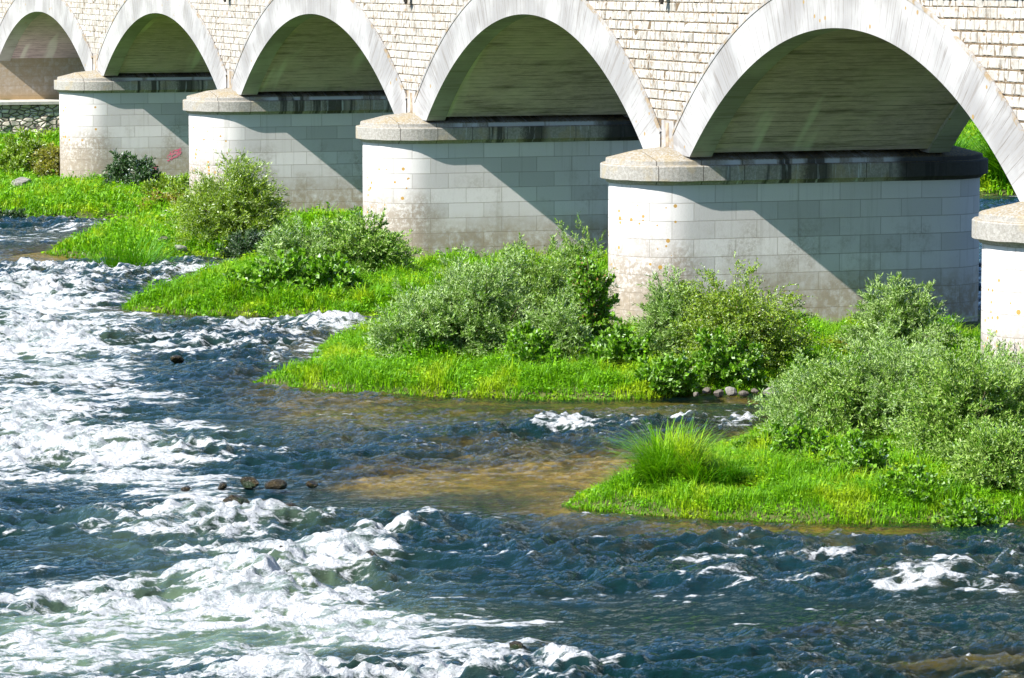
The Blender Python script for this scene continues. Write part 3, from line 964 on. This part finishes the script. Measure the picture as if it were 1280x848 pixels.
def leaves_mesh(B, Dr, L, Wd, fold=.0):
    """B base points, Dr directions, L lengths, Wd widths -> rhombic leaves"""
    n = len(B)
    rnd = norm(rng.normal(size=(n, 3)))
    side = norm(np.cross(Dr, rnd))
    nrm = np.cross(side, Dr)
    # prefer the upper side of the leaf facing the sky
    fl = np.where(nrm[:, 2] < 0, -1., 1.)
    flip = rng.random(n) < .22
    fl = np.where(flip, -fl, fl)
    side = side * fl[:, None]; nrm = nrm * fl[:, None]
    L = L[:, None]; Wd = Wd[:, None]
    mid = B + Dr * L * .45 + nrm * L * fold
    V = np.stack([B, mid + side * Wd * .5, B + Dr * L, mid - side * Wd * .5], 1).reshape(-1, 3)
    Fc = np.arange(n * 4).reshape(n, 4)[:, ::-1]
    return V, Fc


def tube(mb, pts, r0, r1, k=5):
    pts = np.asarray(pts); n = len(pts)
    P = np.zeros((n, k + 1, 3))
    for i in range(n):
        t = pts[min(i + 1, n - 1)] - pts[max(i - 1, 0)]; t = t / (np.linalg.norm(t) + 1e-9)
        a_ = np.cross(t, [0.3, .2, 1]); a_ /= np.linalg.norm(a_) + 1e-9; b_ = np.cross(t, a_)
        r = r0 + (r1 - r0) * i / (n - 1)
        for j in range(k + 1):
            an = 2 * pi * j / k
            P[i, j] = pts[i] + r * (a_ * cos(an) + b_ * sin(an))
    mb.grid(P)


def gz(x, y):
    z, s = ground_z(np.array([x], float), np.array([y], float)); return float(z[0])


def bush(name, label, cat, px, py, w_px, h_px, mat, n_shoot=110, n_twig=12, n_leaf=15, leaf=(.085, .018), depth=1.0, spread=.55,
         up=.5, droop=.15, lump=.28, group=None, pos=None, seed=0, core=.25, twl=.32, z=None, lean=(0, 0), stems=14, extra=None, minel=.0, solid=.62):
    global rng
    rng = np.random.default_rng(1000 + seed + int(px * 3 + py))
    p = G(px, py, .3) if pos is None else np.array(pos)
    d = (p - CAM[:2]).dot(FH)
    ppm = F / d
    rx = w_px * 1.12 / ppm; hh = h_px * (1.2 if name == 'leafy_plant' else .9) / ppm
    ry = rx * depth
    n_shoot = int(n_shoot * 1.75)
    zb = gz(*p) - .03 if z is None else z
    root = empty(name, (p[0], p[1], zb))
    tag(root, label, cat, group)
    n = n_shoot
    az = rng.uniform(0, 2 * pi, n)
    el = np.arcsin(rng.uniform(minel, 1, n) ** .8)
    # lumpy dome
    lum = 1 + lump * pn(np.cos(az) * 1.9 + seed, np.sin(az) * 1.9 + el * 1.6, seed) * 1.6 + rng.normal(0, .05, n)
    rr = rng.uniform(solid, 1.0, n) * np.clip(lum, .6, 1.22)
    ca_, sa_ = np.cos(az), np.sin(az)
    lx = ca_ * np.cos(el) * rx; ly = sa_ * np.cos(el) * ry
    ex = lx * RH[0] + ly * FH[0]; ey = lx * RH[1] + ly * FH[1]
    E = np.stack([ex * rr + lean[0] * rr, ey * rr + lean[1] * rr, (np.sin(el) * .92 + .10) * hh * rr], -1)
    S = np.stack([rng.normal(0, core * rx * .6, n), rng.normal(0, core * ry * .6, n), np.zeros(n)], -1)
    C = S * .5 + E * np.array([spread, spread, up + .25]) + np.array([0, 0, .25 * hh])[None] * rng.uniform(.5, 1, (n, 1)) * up
    C[:, 2] = np.minimum(C[:, 2], E[:, 2] + .2 * hh)
    # twigs along shoots
    t = rng.uniform(.28, 1.0, (n, n_twig)) ** .8
    t = t[..., None]
    Pt = (1 - t) ** 2 * S[:, None] + 2 * t * (1 - t) * C[:, None] + t ** 2 * E[:, None]
    Tg = norm(2 * (1 - t) * (C - S)[:, None] + 2 * t * (E - C)[:, None])
    rd = rng.normal(size=Pt.shape)
    Td = norm(Tg * .9 + rd * .55 + np.array([0, 0, up * .7]))
    Lt = twl * rng.uniform(.45, 1.1, (n, n_twig, 1)) * min(1.0, hh / 1.2 + .3)
    Pt = Pt.reshape(-1, 1, 3); Td = Td.reshape(-1, 1, 3); Lt = Lt.reshape(-1, 1, 1)
    s = (np.arange(n_leaf) / n_leaf)[None, :, None] + rng.uniform(0, .06, (len(Pt), n_leaf, 1))
    curve = np.array([0, 0, -1.0]) * (s ** 2) * droop * Lt
    Bp = (Pt + Td * s * Lt + curve).reshape(-1, 3)
    Tdn = np.repeat(Td, n_leaf, 1).reshape(-1, 3)
    Ld = norm(Tdn * .8 + norm(rng.normal(size=Bp.shape)) * .75 + np.array([0, 0, .12]))
    L = leaf[0] * rng.uniform(.6, 1.25, len(Bp)); Wd = leaf[1] * rng.uniform(.7, 1.3, len(Bp))
    keep = Bp[:, 2] > .02
    V, Fc = leaves_mesh(Bp[keep], Ld[keep], L[keep], Wd[keep])
    mesh('foliage', V, Fc, mat, root)
    mb = MB()
    for k in range(min(stems, n)):
        tt = np.linspace(0, 1, 7)[:, None]
        q = (1 - tt) ** 2 * S[k] + 2 * tt * (1 - tt) * C[k] + tt ** 2 * E[k]
        q[0, 2] -= .08
        tube(mb, q, .016 * min(1.6, hh), .004)
    mb.build('branches', M_BARK, root, True)
    if extra:
        for (nm, m2, frac, sz) in extra:
            kk = rng.random(len(Bp)) < frac
            V, Fc = leaves_mesh(Bp[kk] + rng.normal(0, .02, (kk.sum(), 3)), Ld[kk], L[kk] * sz, Wd[kk] * sz)
            mesh(nm, V, Fc, m2, root)
    return root


# per bush: px,py = centre of its foot on the photo's frame, half width, height in its pixels
WG = 'silver-green willow bushes on the islands'
BROADG = 'leafy low plants at the feet of the bushes'
# --- near island (A)
bush('willow_bush', 'silver-green willow bush at the upstream left shoulder of the nearest island', 'bush', 1020, 556, 68, 108, M_WILLOW, 150, 13, 15, group=WG, seed=1)
bush('willow_bush', 'tall silvery willow bush in the middle of the thicket on the nearest island', 'bush', 1105, 558, 78, 140, M_WILLOW, 190, 13, 16, group=WG, seed=2)
bush('willow_bush', 'dense dark-flanked willow bush below the round end of the nearest pier', 'bush', 1205, 588, 80, 160, M_WILLOWG, 220, 13, 16, group=WG, seed=3, leaf=(.08, .022))
bush('willow_bush', 'willow bush cut by the right edge of the photo, its top against the nearest pier', 'bush', 1290, 582, 76, 165, M_WILLOW, 200, 13, 16, group=WG, seed=4)
bush('willow_bush', 'pale willow bush directly behind the others, left of the nearest pier', 'bush', 1150, 530, 72, 108, M_WILLOW, 150, 13, 15, group=WG, seed=5)
bush('willow_bush', 'loose willow bush growing against the left foot of the nearest pier', 'bush', 1235, 548, 70, 120, M_WILLOW, 150, 13, 15, group=WG, seed=6)
bush('willow_bush', 'small dark willow bush low in the hollow of the thicket by the right edge', 'bush', 1245, 612, 60, 92, M_WILLOWG, 110, 12, 14, group=WG, seed=7, leaf=(.08, .024))
for k, (px, py, w_, h_, lb) in enumerate([
    (1000, 585, 46, 46, 'bright broad-leaved plant under the left end of the nearest willow thicket'),
    (1075, 602, 50, 46, 'bright broad-leaved plant in front of the tallest willow of the nearest island'),
    (1145, 620, 46, 40, 'light green leafy plant between the grass and the dark willow of the nearest island'),
    (1215, 640, 50, 50, 'yellow-green leafy plant at the water edge below the dark willow'),
    (950, 572, 26, 24, 'small broad-leaved plant right of the round grass clump')]):
    bush('leafy_plant', lb, 'plant', px, py, w_, h_, M_BROAD, 60, 9, 9, leaf=(.085, .06), group=BROADG, seed=20 + k, up=.3, twl=.16, stems=6, solid=.5)
bush('willow_bush', 'leafy willow bush between the left shoulder and the tall middle one of the nearest island', 'bush', 1062, 560, 60, 122, M_WILLOWG, 140, 13, 15, group=WG, seed=93, leaf=(.08, .022))
# --- middle island (B)
bush('willow_bush', 'low silvery willow bush at the left end of the middle island thicket', 'bush', 520, 454, 56, 94, M_WILLOW, 120, 12, 14, group=WG, seed=8, leaf=(.1, .022))
bush('willow_bush', 'broad silvery willow bush in the centre of the middle island', 'bush', 602, 452, 76, 140, M_WILLOW, 190, 13, 15, group=WG, seed=9, leaf=(.1, .022))
bush('willow_bush', 'tall willow bush whose top crosses the shadow edge on the third pier', 'bush', 672, 440, 60, 135, M_WILLOWG, 170, 13, 15, group=WG, seed=10, leaf=(.1, .022))
bush('willow_bush', 'upright green willow with long bare-tipped shoots left of the yellow-spotted pier', 'bush', 716, 430, 46, 152, M_WILLOWG, 120, 13, 15, group=WG, seed=11, leaf=(.1, .02), spread=.4)
bush('willow_bush', 'small pale willow in front of the green one, left of the yellow-spotted pier', 'bush', 700, 458, 36, 96, M_WILLOW, 80, 13, 15, group=WG, seed=12, leaf=(.1, .022))
bush('leafy_plant', 'tall bright green climbing plant with a rusty patch beside the pier corner', 'plant', 738, 448, 28, 110, M_BROAD, 80, 10, 10, leaf=(.1, .07), group=BROADG, seed=13, twl=.16, extra=[('dry_seed_heads', M_RUST, .12, .8)])
bush('willow_bush', 'narrow grey-green willow standing before the round nose of the yellow-spotted pier', 'bush', 838, 458, 40, 122, M_WILLOW, 110, 13, 15, group=WG, seed=14, leaf=(.1, .02), spread=.45)
bush('bramble_bush', 'wide olive-green bush with long airy sprays against the flank of the yellow-spotted pier', 'bush', 922, 462, 92, 126, M_FEATH, 240, 13, 15, leaf=(.06, .026), group='mixed green shrubs by the piers', seed=15, droop=.3, twl=.42, lump=.38, extra=[('dry_seed_heads', M_RUST, .02, .9)])
bush('bramble_bush', 'low sprawling bramble between the yellow-spotted pier and the nearest thicket', 'bush', 1012, 476, 44, 62, M_WILLOWG, 90, 12, 14, leaf=(.08, .035), group='mixed green shrubs by the piers', seed=16)
bush('willow_bush', 'rounded silvery willow growing against the shaded end of the yellow-spotted pier', 'bush', 1128, 446, 62, 96, M_WILLOW, 170, 13, 15, group=WG, seed=17, leaf=(.1, .022))
for k, (px, py, w_, h_, lb) in enumerate([
    (775, 462, 42, 50, 'bright leafy plant at the foot of the yellow-spotted pier corner'),
    (665, 462, 40, 42, 'bright leafy plant below the pale willow of the middle island'),
    (520, 456, 34, 36, 'leafy plant under the leftmost willow of the middle island'),
    (905, 472, 44, 54, 'vivid green leafy plant above the heap of grey stones'),
    (835, 478, 36, 34, 'low leafy plant with dry stalks left of the grey stones'),
    (990, 478, 28, 34, 'dark leafy plant at the right end of the middle island bank'),
    (1052, 446, 30, 18, 'yellow-green creeping plant by the sunlit base of the yellow-spotted pier')]):
    bush('leafy_plant', lb, 'plant', px, py, w_, h_, M_YELL if k == 6 else M_BROAD, 60, 9, 9, leaf=(.11, .08), group=BROADG, seed=40 + k, up=.3, twl=.18, stems=6, solid=.5)
bush('willow_bush', 'silvery willow bush filling the gap between the low left one and the broad central one', 'bush', 560, 448, 58, 122, M_WILLOW, 120, 12, 14, group=WG, seed=90, leaf=(.1, .022))
bush('willow_bush', 'dark green willow bush behind the broad central one of the middle island', 'bush', 640, 432, 52, 116, M_WILLOWG, 120, 12, 14, group=WG, seed=91, leaf=(.1, .022))
bush('bramble_bush', 'dark thicket bush between the grey-green willow and the yellow-spotted pier', 'bush', 870, 452, 50, 96, M_DARKL, 110, 12, 14, leaf=(.08, .034), group='mixed green shrubs by the piers', seed=92)
# --- third island (C)
bush('willow_bush', 'pale grey-green willow bush at the left of the third island', 'bush', 380, 352, 62, 74, M_WILLOW, 130, 12, 13, group=WG, seed=18, leaf=(.12, .03))
bush('willow_bush', 'round dense willow bush against the dirty corner of the third pier', 'bush', 450, 352, 62, 88, M_WILLOWG, 180, 12, 14, group=WG, seed=19, leaf=(.11, .034))
for k, (px, py, w_, h_, lb) in enumerate([
    (350, 372, 50, 42, 'large-leaved bright plant at the left slope of the third island'),
    (415, 372, 44, 40, 'large-leaved bright plant with yellow tips in front of the round willow'),
    (310, 372, 32, 26, 'low bright leafy plant nearest the point of the third island')]):
    bush('leafy_plant', lb, 'plant', px, py, w_, h_, M_BROAD, 70, 9, 9, leaf=(.15, .12), group=BROADG, seed=60 + k, up=.3, twl=.2, stems=6, solid=.5)
# --- left bank (D)
bush('bramble_bush', 'big spiky green bush fanning out in front of the fourth pier', 'bush', 288, 306, 76, 108, M_FEATH, 230, 12, 13, leaf=(.13, .026), group='mixed green shrubs by the piers', seed=70, spread=.35, up=.7, twl=.5, lump=.3)
bush('bramble_bush', 'dark undergrowth bush at the shaded foot of the spiky green bush', 'bush', 318, 312, 40, 50, M_DARKL, 80, 10, 12, leaf=(.13, .04), group='mixed green shrubs by the piers', seed=71)
bush('sapling', 'dark green leafy sapling at the foot of the pier with pink graffiti, left stem', 'sapling', 152, 240, 22, 48, M_DARKL, 26, 9, 10, leaf=(.16, .06), seed=72, spread=.4, up=.8, group='dark saplings by the graffiti pier')
bush('sapling', 'dark green leafy sapling at the foot of the pier with pink graffiti, right stem', 'sapling', 178, 242, 18, 42, M_DARKL, 22, 9, 10, leaf=(.16, .06), seed=73, spread=.4, up=.8, group='dark saplings by the graffiti pier')
bush('weed_clump', 'tall light green weeds against the rubble wall at the left edge', 'plant', 35, 226, 36, 58, M_FEATH, 90, 10, 11, leaf=(.16, .05), seed=74, group='weeds on the far bank', up=.7)
bush('weed_clump', 'yellowish weeds with brown seed heads between the rubble wall and the far pier', 'plant', 66, 228, 22, 42, M_YELL, 60, 9, 10, leaf=(.14, .04), seed=75, group='weeds on the far bank', up=.7)
bush('weed_clump', 'dark bushy weeds at the water line by the left edge of the photo', 'plant', 4, 268, 24, 40, M_DARKL, 70, 10, 11, leaf=(.15, .06), seed=76, group='weeds on the far bank')
bush('weed_clump', 'yellow-green weeds on the stony ground right of the rounded tall grass', 'plant', 215, 262, 40, 24, M_YELL, 60, 9, 9, leaf=(.13, .06), seed=77, group='weeds on the far bank', extra=[('dry_seed_heads', M_RUST, .08, 1.)])
bush('weed_clump', 'pale olive weeds below the pink graffiti', 'plant', 205, 250, 26, 26, M_FEATH, 50, 9, 9, leaf=(.13, .05), seed=78, group='weeds on the far bank')
bush('weed_clump', 'light green weeds in front of the sunlit nose of the fourth pier', 'plant', 236, 262, 18, 40, M_FEATH, 50, 9, 9, leaf=(.13, .04), seed=79, group='weeds on the far bank', up=.8)
bush('weed_clump', 'fresh green creeping weeds among the grey rocks of the left bank', 'plant', 262, 322, 42, 24, M_BROAD, 60, 9, 9, leaf=(.13, .08), seed=80, group='weeds on the far bank')
# --- behind the bridge
bush('weed_clump', 'yellow-green scrub on the slope seen through the right arch', 'plant', 1215, 205, 34, 38, M_YELL, 90, 10, 10, leaf=(.18, .06), seed=81, group='weeds on the far bank', pos=(-152., 40.))
bush('weed_clump', 'olive scrub at the foot of the stone wall seen through the right arch', 'plant', 1240, 195, 34, 34, M_FEATH, 80, 10, 10, leaf=(.18, .06), seed=82, group='weeds on the far bank', pos=(-158., 44.))


# grass ---------------------------------------------------------------
def blades(x, y, z, h, w_, lean, seed=0):
    n = len(x)
    r = np.random.default_rng(seed)
    az = r.uniform(0, 2 * pi, n)
    B = np.stack([x, y, z], -1)
    d = np.stack([np.cos(az), np.sin(az), np.zeros(n)], -1)
    s = np.stack([-np.sin(az), np.cos(az), np.zeros(n)], -1)
    ln = (lean * r.uniform(.2, 1.3, n))[:, None]
    h = h[:, None]; w_ = w_[:, None]
    Mi = B + d * ln * h * .35 + np.array([0, 0, 1.]) * h * .6
    Ti = B + d * ln * h * 1.0 + np.array([0, 0, 1.]) * h * (1 - .25 * np.minimum(ln, 1.5))
    V = np.stack([B - s * w_ * .5, B + s * w_ * .5, Mi + s * w_ * .42, Mi - s * w_ * .42, Ti], 1).reshape(-1, 3)
    i = np.arange(n) * 5
    q = np.stack([i, i + 1, i + 2, i + 3], -1); t = np.stack([i + 3, i + 2, i + 4], -1)
    return V, [q, t]


def grass_area(label, poly, box, dens, hm, w_, seed, mat, smin=.0):
    r = np.random.default_rng(seed)
    x0, x1_, y0, y1_ = box
    n = int((x1_ - x0) * (y1_ - y0) * dens)
    x = r.uniform(x0, x1_, n); y = r.uniform(y0, y1_, n)
    s = sdist(x, y, poly)
    pier = np.zeros(n, bool)
    for c in PC:
        pier |= (np.abs(x - c) < RS + .02) & (y > 0) & (y < W)
        pier |= (x - c) ** 2 + y ** 2 < RS ** 2
    e = .07 * pn(x * 2.2, y * 2.2, 77)
    k = (s + e > smin - .16) & ~pier
    x, y, s = x[k], y[k], s[k]
    z = np.maximum(ground_z(x, y)[0] - .03, -.04)
    hv = fbm(x * .9, y * .9, 3, 91)
    hf = hm * np.maximum(1 + 1.9 * hv, .6) * r.uniform(.55, 1.25, len(x)) * np.clip(.55 + s * .6, .5, 1.0)
    V, Fc = blades(x, y, z, hf, w_ * r.uniform(.6, 1.4, len(x)), .45 + 1.2 * r.random(len(x)), seed)
    # small broad leaves mixed in
    nl = int(len(x) * .5)
    ii = r.integers(0, len(x), nl)
    hb = hf[ii] * r.uniform(.35, .95, nl)
    kk = fbm(x[ii] * 1.1 + 9, y[ii] * 1.1, 3, 55) > -.02
    ii = ii[kk]; hb = hb[kk]; nl = len(ii)
    B = np.stack([x[ii] + r.normal(0, .03, nl), y[ii] + r.normal(0, .03, nl), z[ii] + hb], -1)
    az = r.uniform(0, 2 * pi, nl)
    Dl = norm(np.stack([np.cos(az), np.sin(az), r.uniform(-.4, .5, nl)], -1))
    V2, F2 = leaves_mesh(B, Dl, w_ * 4.2 * r.uniform(.5, 1.2, nl), w_ * 2.6 * r.uniform(.6, 1.2, nl))
    Fc[0] = np.concatenate([Fc[0], F2 + len(V)]); V = np.concatenate([V, V2])
    o = mesh('grass', V, Fc, mat)
    tag(o, label, 'grass', kind='stuff')
    return o


pA, pB, pC_, pD = polys
grass_area('bright green grass covering the nearest island', pA, (-78, -60, -13, 5), 700, .32, .016, 1, M_GRASS)
grass_area('bright green grass covering the middle island', pB, (-99, -80, -13, 6), 520, .34, .020, 2, M_GRASS)
grass_area('bright green grass covering the third island', pC_, (-121, -100, -12, 5), 380, .38, .026, 3, M_GRASS)
grass_area('green grass and weeds covering the left bank below the bridge', pD, (-176, -120, -14, 6), 160, .36, .036, 4, M_GRASS)
grass_area('grass on the far bank seen through the right arch', pD, (-174, -140, 26, 52), 90, .42, .045, 5, M_GRASS)


def tussock(label, px, py, w_px, h_px, n, mat=M_GRASSD, pos=None, wd=.014, seed=0, group='tall rounded grass clumps'):
    p = G(px, py, .25) if pos is None else np.array(pos)
    ppm = F / (p - CAM[:2]).dot(FH)
    rx = w_px / ppm; hh = h_px / ppm
    zb = gz(*p) - .04
    r = np.random.default_rng(500 + seed)
    root_r = rx * .72 * np.sqrt(r.random(n)); a_ = r.uniform(0, 2 * pi, n)
    bx = root_r * np.cos(a_); by = root_r * np.sin(a_)
    nc = 11
    ci = r.integers(0, nc, n); cc = np.stack([rx * .62 * np.sqrt(r.random(nc)), r.uniform(0, 2 * pi, nc)], -1)
    ccx = cc[:, 0] * np.cos(cc[:, 1]); ccy = cc[:, 0] * np.sin(cc[:, 1]); chh = r.uniform(.5, 1.15, nc); cl = r.normal(0, .55, (nc, 2))
    bx = ccx[ci] + r.normal(0, rx * .16, n); by = ccy[ci] + r.normal(0, rx * .16, n); root_r = np.minimum(np.hypot(bx, by), rx)
    out = norm(np.stack([bx, by], -1) / rx * .5 + cl[ci] + r.normal(0, .45, (n, 2)))
    L = hh * chh[ci] * r.uniform(.5, 1.3, n) * (1 - .42 * (root_r / rx) ** 2)
    n0 = r.random(n); ln = (.15 + 1.1 * n0 ** 1.5 + .45 * root_r / rx) * .85; wd = wd * 1.5
    seg = 4
    T = np.linspace(0, 1, seg + 1)
    s = np.stack([-out[:, 1], out[:, 0], np.zeros(n)], -1)
    V = []
    for t in T:
        c = np.stack([bx + out[:, 0] * ln * L * t ** 1.8, by + out[:, 1] * ln * L * t ** 1.8, L * (t - .32 * ln * t ** 3)], -1)
        ww = wd * (1 - t ** 2 * .95)
        V += [c - s * ww * .5, c + s * ww * .5]
    V = np.stack(V, 1).reshape(-1, 3)
    i = (np.arange(n) * 2 * (seg + 1))[:, None] + np.arange(seg)[None] * 2
    i = i.ravel()
    q = np.stack([i, i + 1, i + 3, i + 2], -1)
    o = mesh('grass_clump', V, q, mat)
    o.location = (p[0], p[1], zb)
    tag(o, label, 'grass clump', group)
    return o


tussock('tall rounded bright grass clump at the left end of the nearest island', 848, 610, 58, 80, 3600, M_GRASS, seed=1)
tussock('dark shaded grass clump just right of the rounded bright one', 900, 612, 34, 40, 2000, M_GRASSD, seed=2)
tussock('tall deep green grass clump at the water edge of the left bank', 160, 326, 56, 84, 4200, M_GRASSD, wd=.03, seed=3)
tussock('small feathery grass clump at the tip of the left bank', 112, 322, 22, 34, 900, M_GRASS, wd=.03, seed=5)
tussock('tall reed-like grass clump by the water seen through the right arch', 1240, 240, 26, 92, 2600, M_GRASSD, pos=(-143.2, 34.6), wd=.05, seed=6)
tussock('tall reed-like grass clump behind the edge of the right arch', 1275, 240, 26, 84, 2200, M_GRASSD, pos=(-143.4, 37.2), wd=.05, seed=7)
tussock('reed-like grass clump beside the dark pier end, seen through the right arch', 1212, 235, 26, 74, 2200, M_GRASSD, pos=(-144.5, 32.6), wd=.05, seed=8)


# rocks ---------------------------------------------------------------
def rock(label, px, py, w_px, mat, seed, group, flat=.6, z=None, name='rock', dz=0):
    r = np.random.default_rng(seed)
    p = G(px, py, .1)
    ppm = F / (p - CAM[:2]).dot(FH)
    R0 = w_px / ppm
    nu, nv = 14, 9
    P = np.zeros((nu + 1, nv, 3))
    ks = r.normal(size=(9, 3)); ks /= np.linalg.norm(ks, axis=1)[:, None]; kd = r.uniform(.62, .95, 9)
    for i in range(nu + 1):
        for j in range(nv):
            a_ = 2 * pi * (i % nu) / nu; e = -pi / 2 + pi * j / (nv - 1)
            d = np.array([cos(a_) * cos(e), sin(a_) * cos(e), sin(e)])
            q = 1.0
            dt = ks @ d
            for m_, kdd in zip(dt, kd * .93):
                if m_ > 1e-3: q = min(q, kdd / m_)
            P[i, j] = d * q * R0 * np.array([1, .8, flat])
    mb = MB(); mb.grid(P)
    o = mb.build(name, mat, None, False)
    zz = (gz(*p) if z is None else z)
    o.location = (p[0], p[1], zz + R0 * flat * .25 + dz)
    o.rotation_euler = (r.uniform(-.2, .2), r.uniform(-.2, .2), r.uniform(0, 6))
    tag(o, label, 'rock', group)
    return o


for k, (px, py, s_, lb, mt) in enumerate([
    (884, 486, 7, 'leftmost grey stone of the heap at the middle island water edge', M_ROCK), (899, 489, 8, 'second grey stone of the heap below the vivid green plant', M_ROCK),
    (914, 487, 9, 'largest grey stone of the heap, with a pale top, below the vivid green plant', M_ROCKP), (908, 480, 7, 'grey stone lying on top of the heap at the middle island', M_ROCK),
    (930, 489, 7, 'dark stone right of the largest one in the heap', M_ROCK), (944, 486, 6, 'small stone near the right end of the heap', M_ROCK),
    (964, 489, 12, 'flat pale stone at the right end of the middle island bank', M_ROCKP), (870, 490, 5, 'small stone where the middle island grass ends', M_ROCK)]):
    rock(lb, px, py + 4, s_ * 1.1, mt, 10 + k, 'grey stones at the middle island bank', .6, z=.10 + (.14 if k == 3 else 0))
for k, (px, py, s_, lb, mt) in enumerate([
    (227, 322, 8, 'round grey rock at the water edge of the left bank', M_ROCKP), (233, 306, 9, 'dark slab of rock leaning in the weeds above the round grey rock', M_ROCK),
    (204, 317, 6, 'brownish rock between the deep green grass clump and the round grey rock', M_ROCK), (244, 324, 5, 'small pale rock right of the round grey rock', M_ROCKP),
    (150, 252, 8, 'dark rock in the grass below the leafy saplings', M_ROCK), (207, 262, 8, 'pale white rock on the left bank below the fourth pier', M_ROCKP),
    (164, 258, 5, 'small dark rock right of the one below the saplings', M_ROCK), (22, 276, 6, 'small white rock at the water line near the left edge', M_ROCKP),
    (272, 290, 7, 'pale rock half hidden in the spiky green bush', M_ROCKP), (28, 246, 14, 'long pale sandy rock on the bank near the rubble wall', M_ROCKP),
    (215, 326, 5, 'small dark rock at the water edge left of the round grey rock', M_ROCK)]):
    rock(lb, px, py, s_ * 1.35, mt, 40 + k, 'rocks strewn on the left bank', .5, dz=.18)
for k, (px, py, s_, lb) in enumerate([
    (222, 452, 9, 'mossy wet boulder breaking the rapids near the point of the third island'), (278, 611, 7, 'small yellowish wet boulder at the left end of the row in the rapids'),
    (312, 609, 13, 'first dark boulder of the pair at the lip of the rapids'), (345, 611, 12, 'second dark boulder of the pair at the lip of the rapids'),
    (232, 619, 6, 'pointed wet boulder standing in white foam left of the boulder row'), (262, 629, 7, 'low brown boulder at the left of the lower boulder row'),
    (295, 633, 15, 'broad wet boulder in the lower boulder row'), (336, 638, 17, 'broadest green-brown boulder at the right of the lower boulder row'),
    (362, 637, 9, 'small reddish boulder beside the broadest boulder'), (390, 609, 8, 'small boulder at the right end of the upper boulder row'),
    (352, 690, 9, 'green mossy boulder under the breaking wave'), (645, 812, 10, 'round mossy boulder in dark water beyond the last foam'),
    (688, 820, 13, 'mossy boulder right of the round one, near the bottom of the photo'), (465, 701, 13, 'long flat boulder at the crest of the largest breaking wave'),
    (630, 467, 0, '')]):
    if s_: rock(lb, px, py, s_ * 1.25, M_WET, 70 + k, 'wet boulders in the rapids', .55, z=.13 if k != 4 else .2)

# dry stalks on the middle island
st = empty('dry_stalks', (*G(830, 478, .2), gz(*G(830, 478, .2))))
tag(st, 'bundle of bent straw-coloured dead stalks left of the grey stones', 'stalks')
mb = MB()
for k in range(9):
    a0 = np.array([random.uniform(-.3, .3), random.uniform(-.5, .3), 0.]); a1 = a0 + np.array([random.uniform(.1, .5), random.uniform(.3, .9), random.uniform(.1, .5)])
    tube(mb, [a0, (a0 + a1) / 2 + np.array([0, 0, .15]), a1], .009, .005, 4)
mb.build('stalks', M_STRAW, st, True)
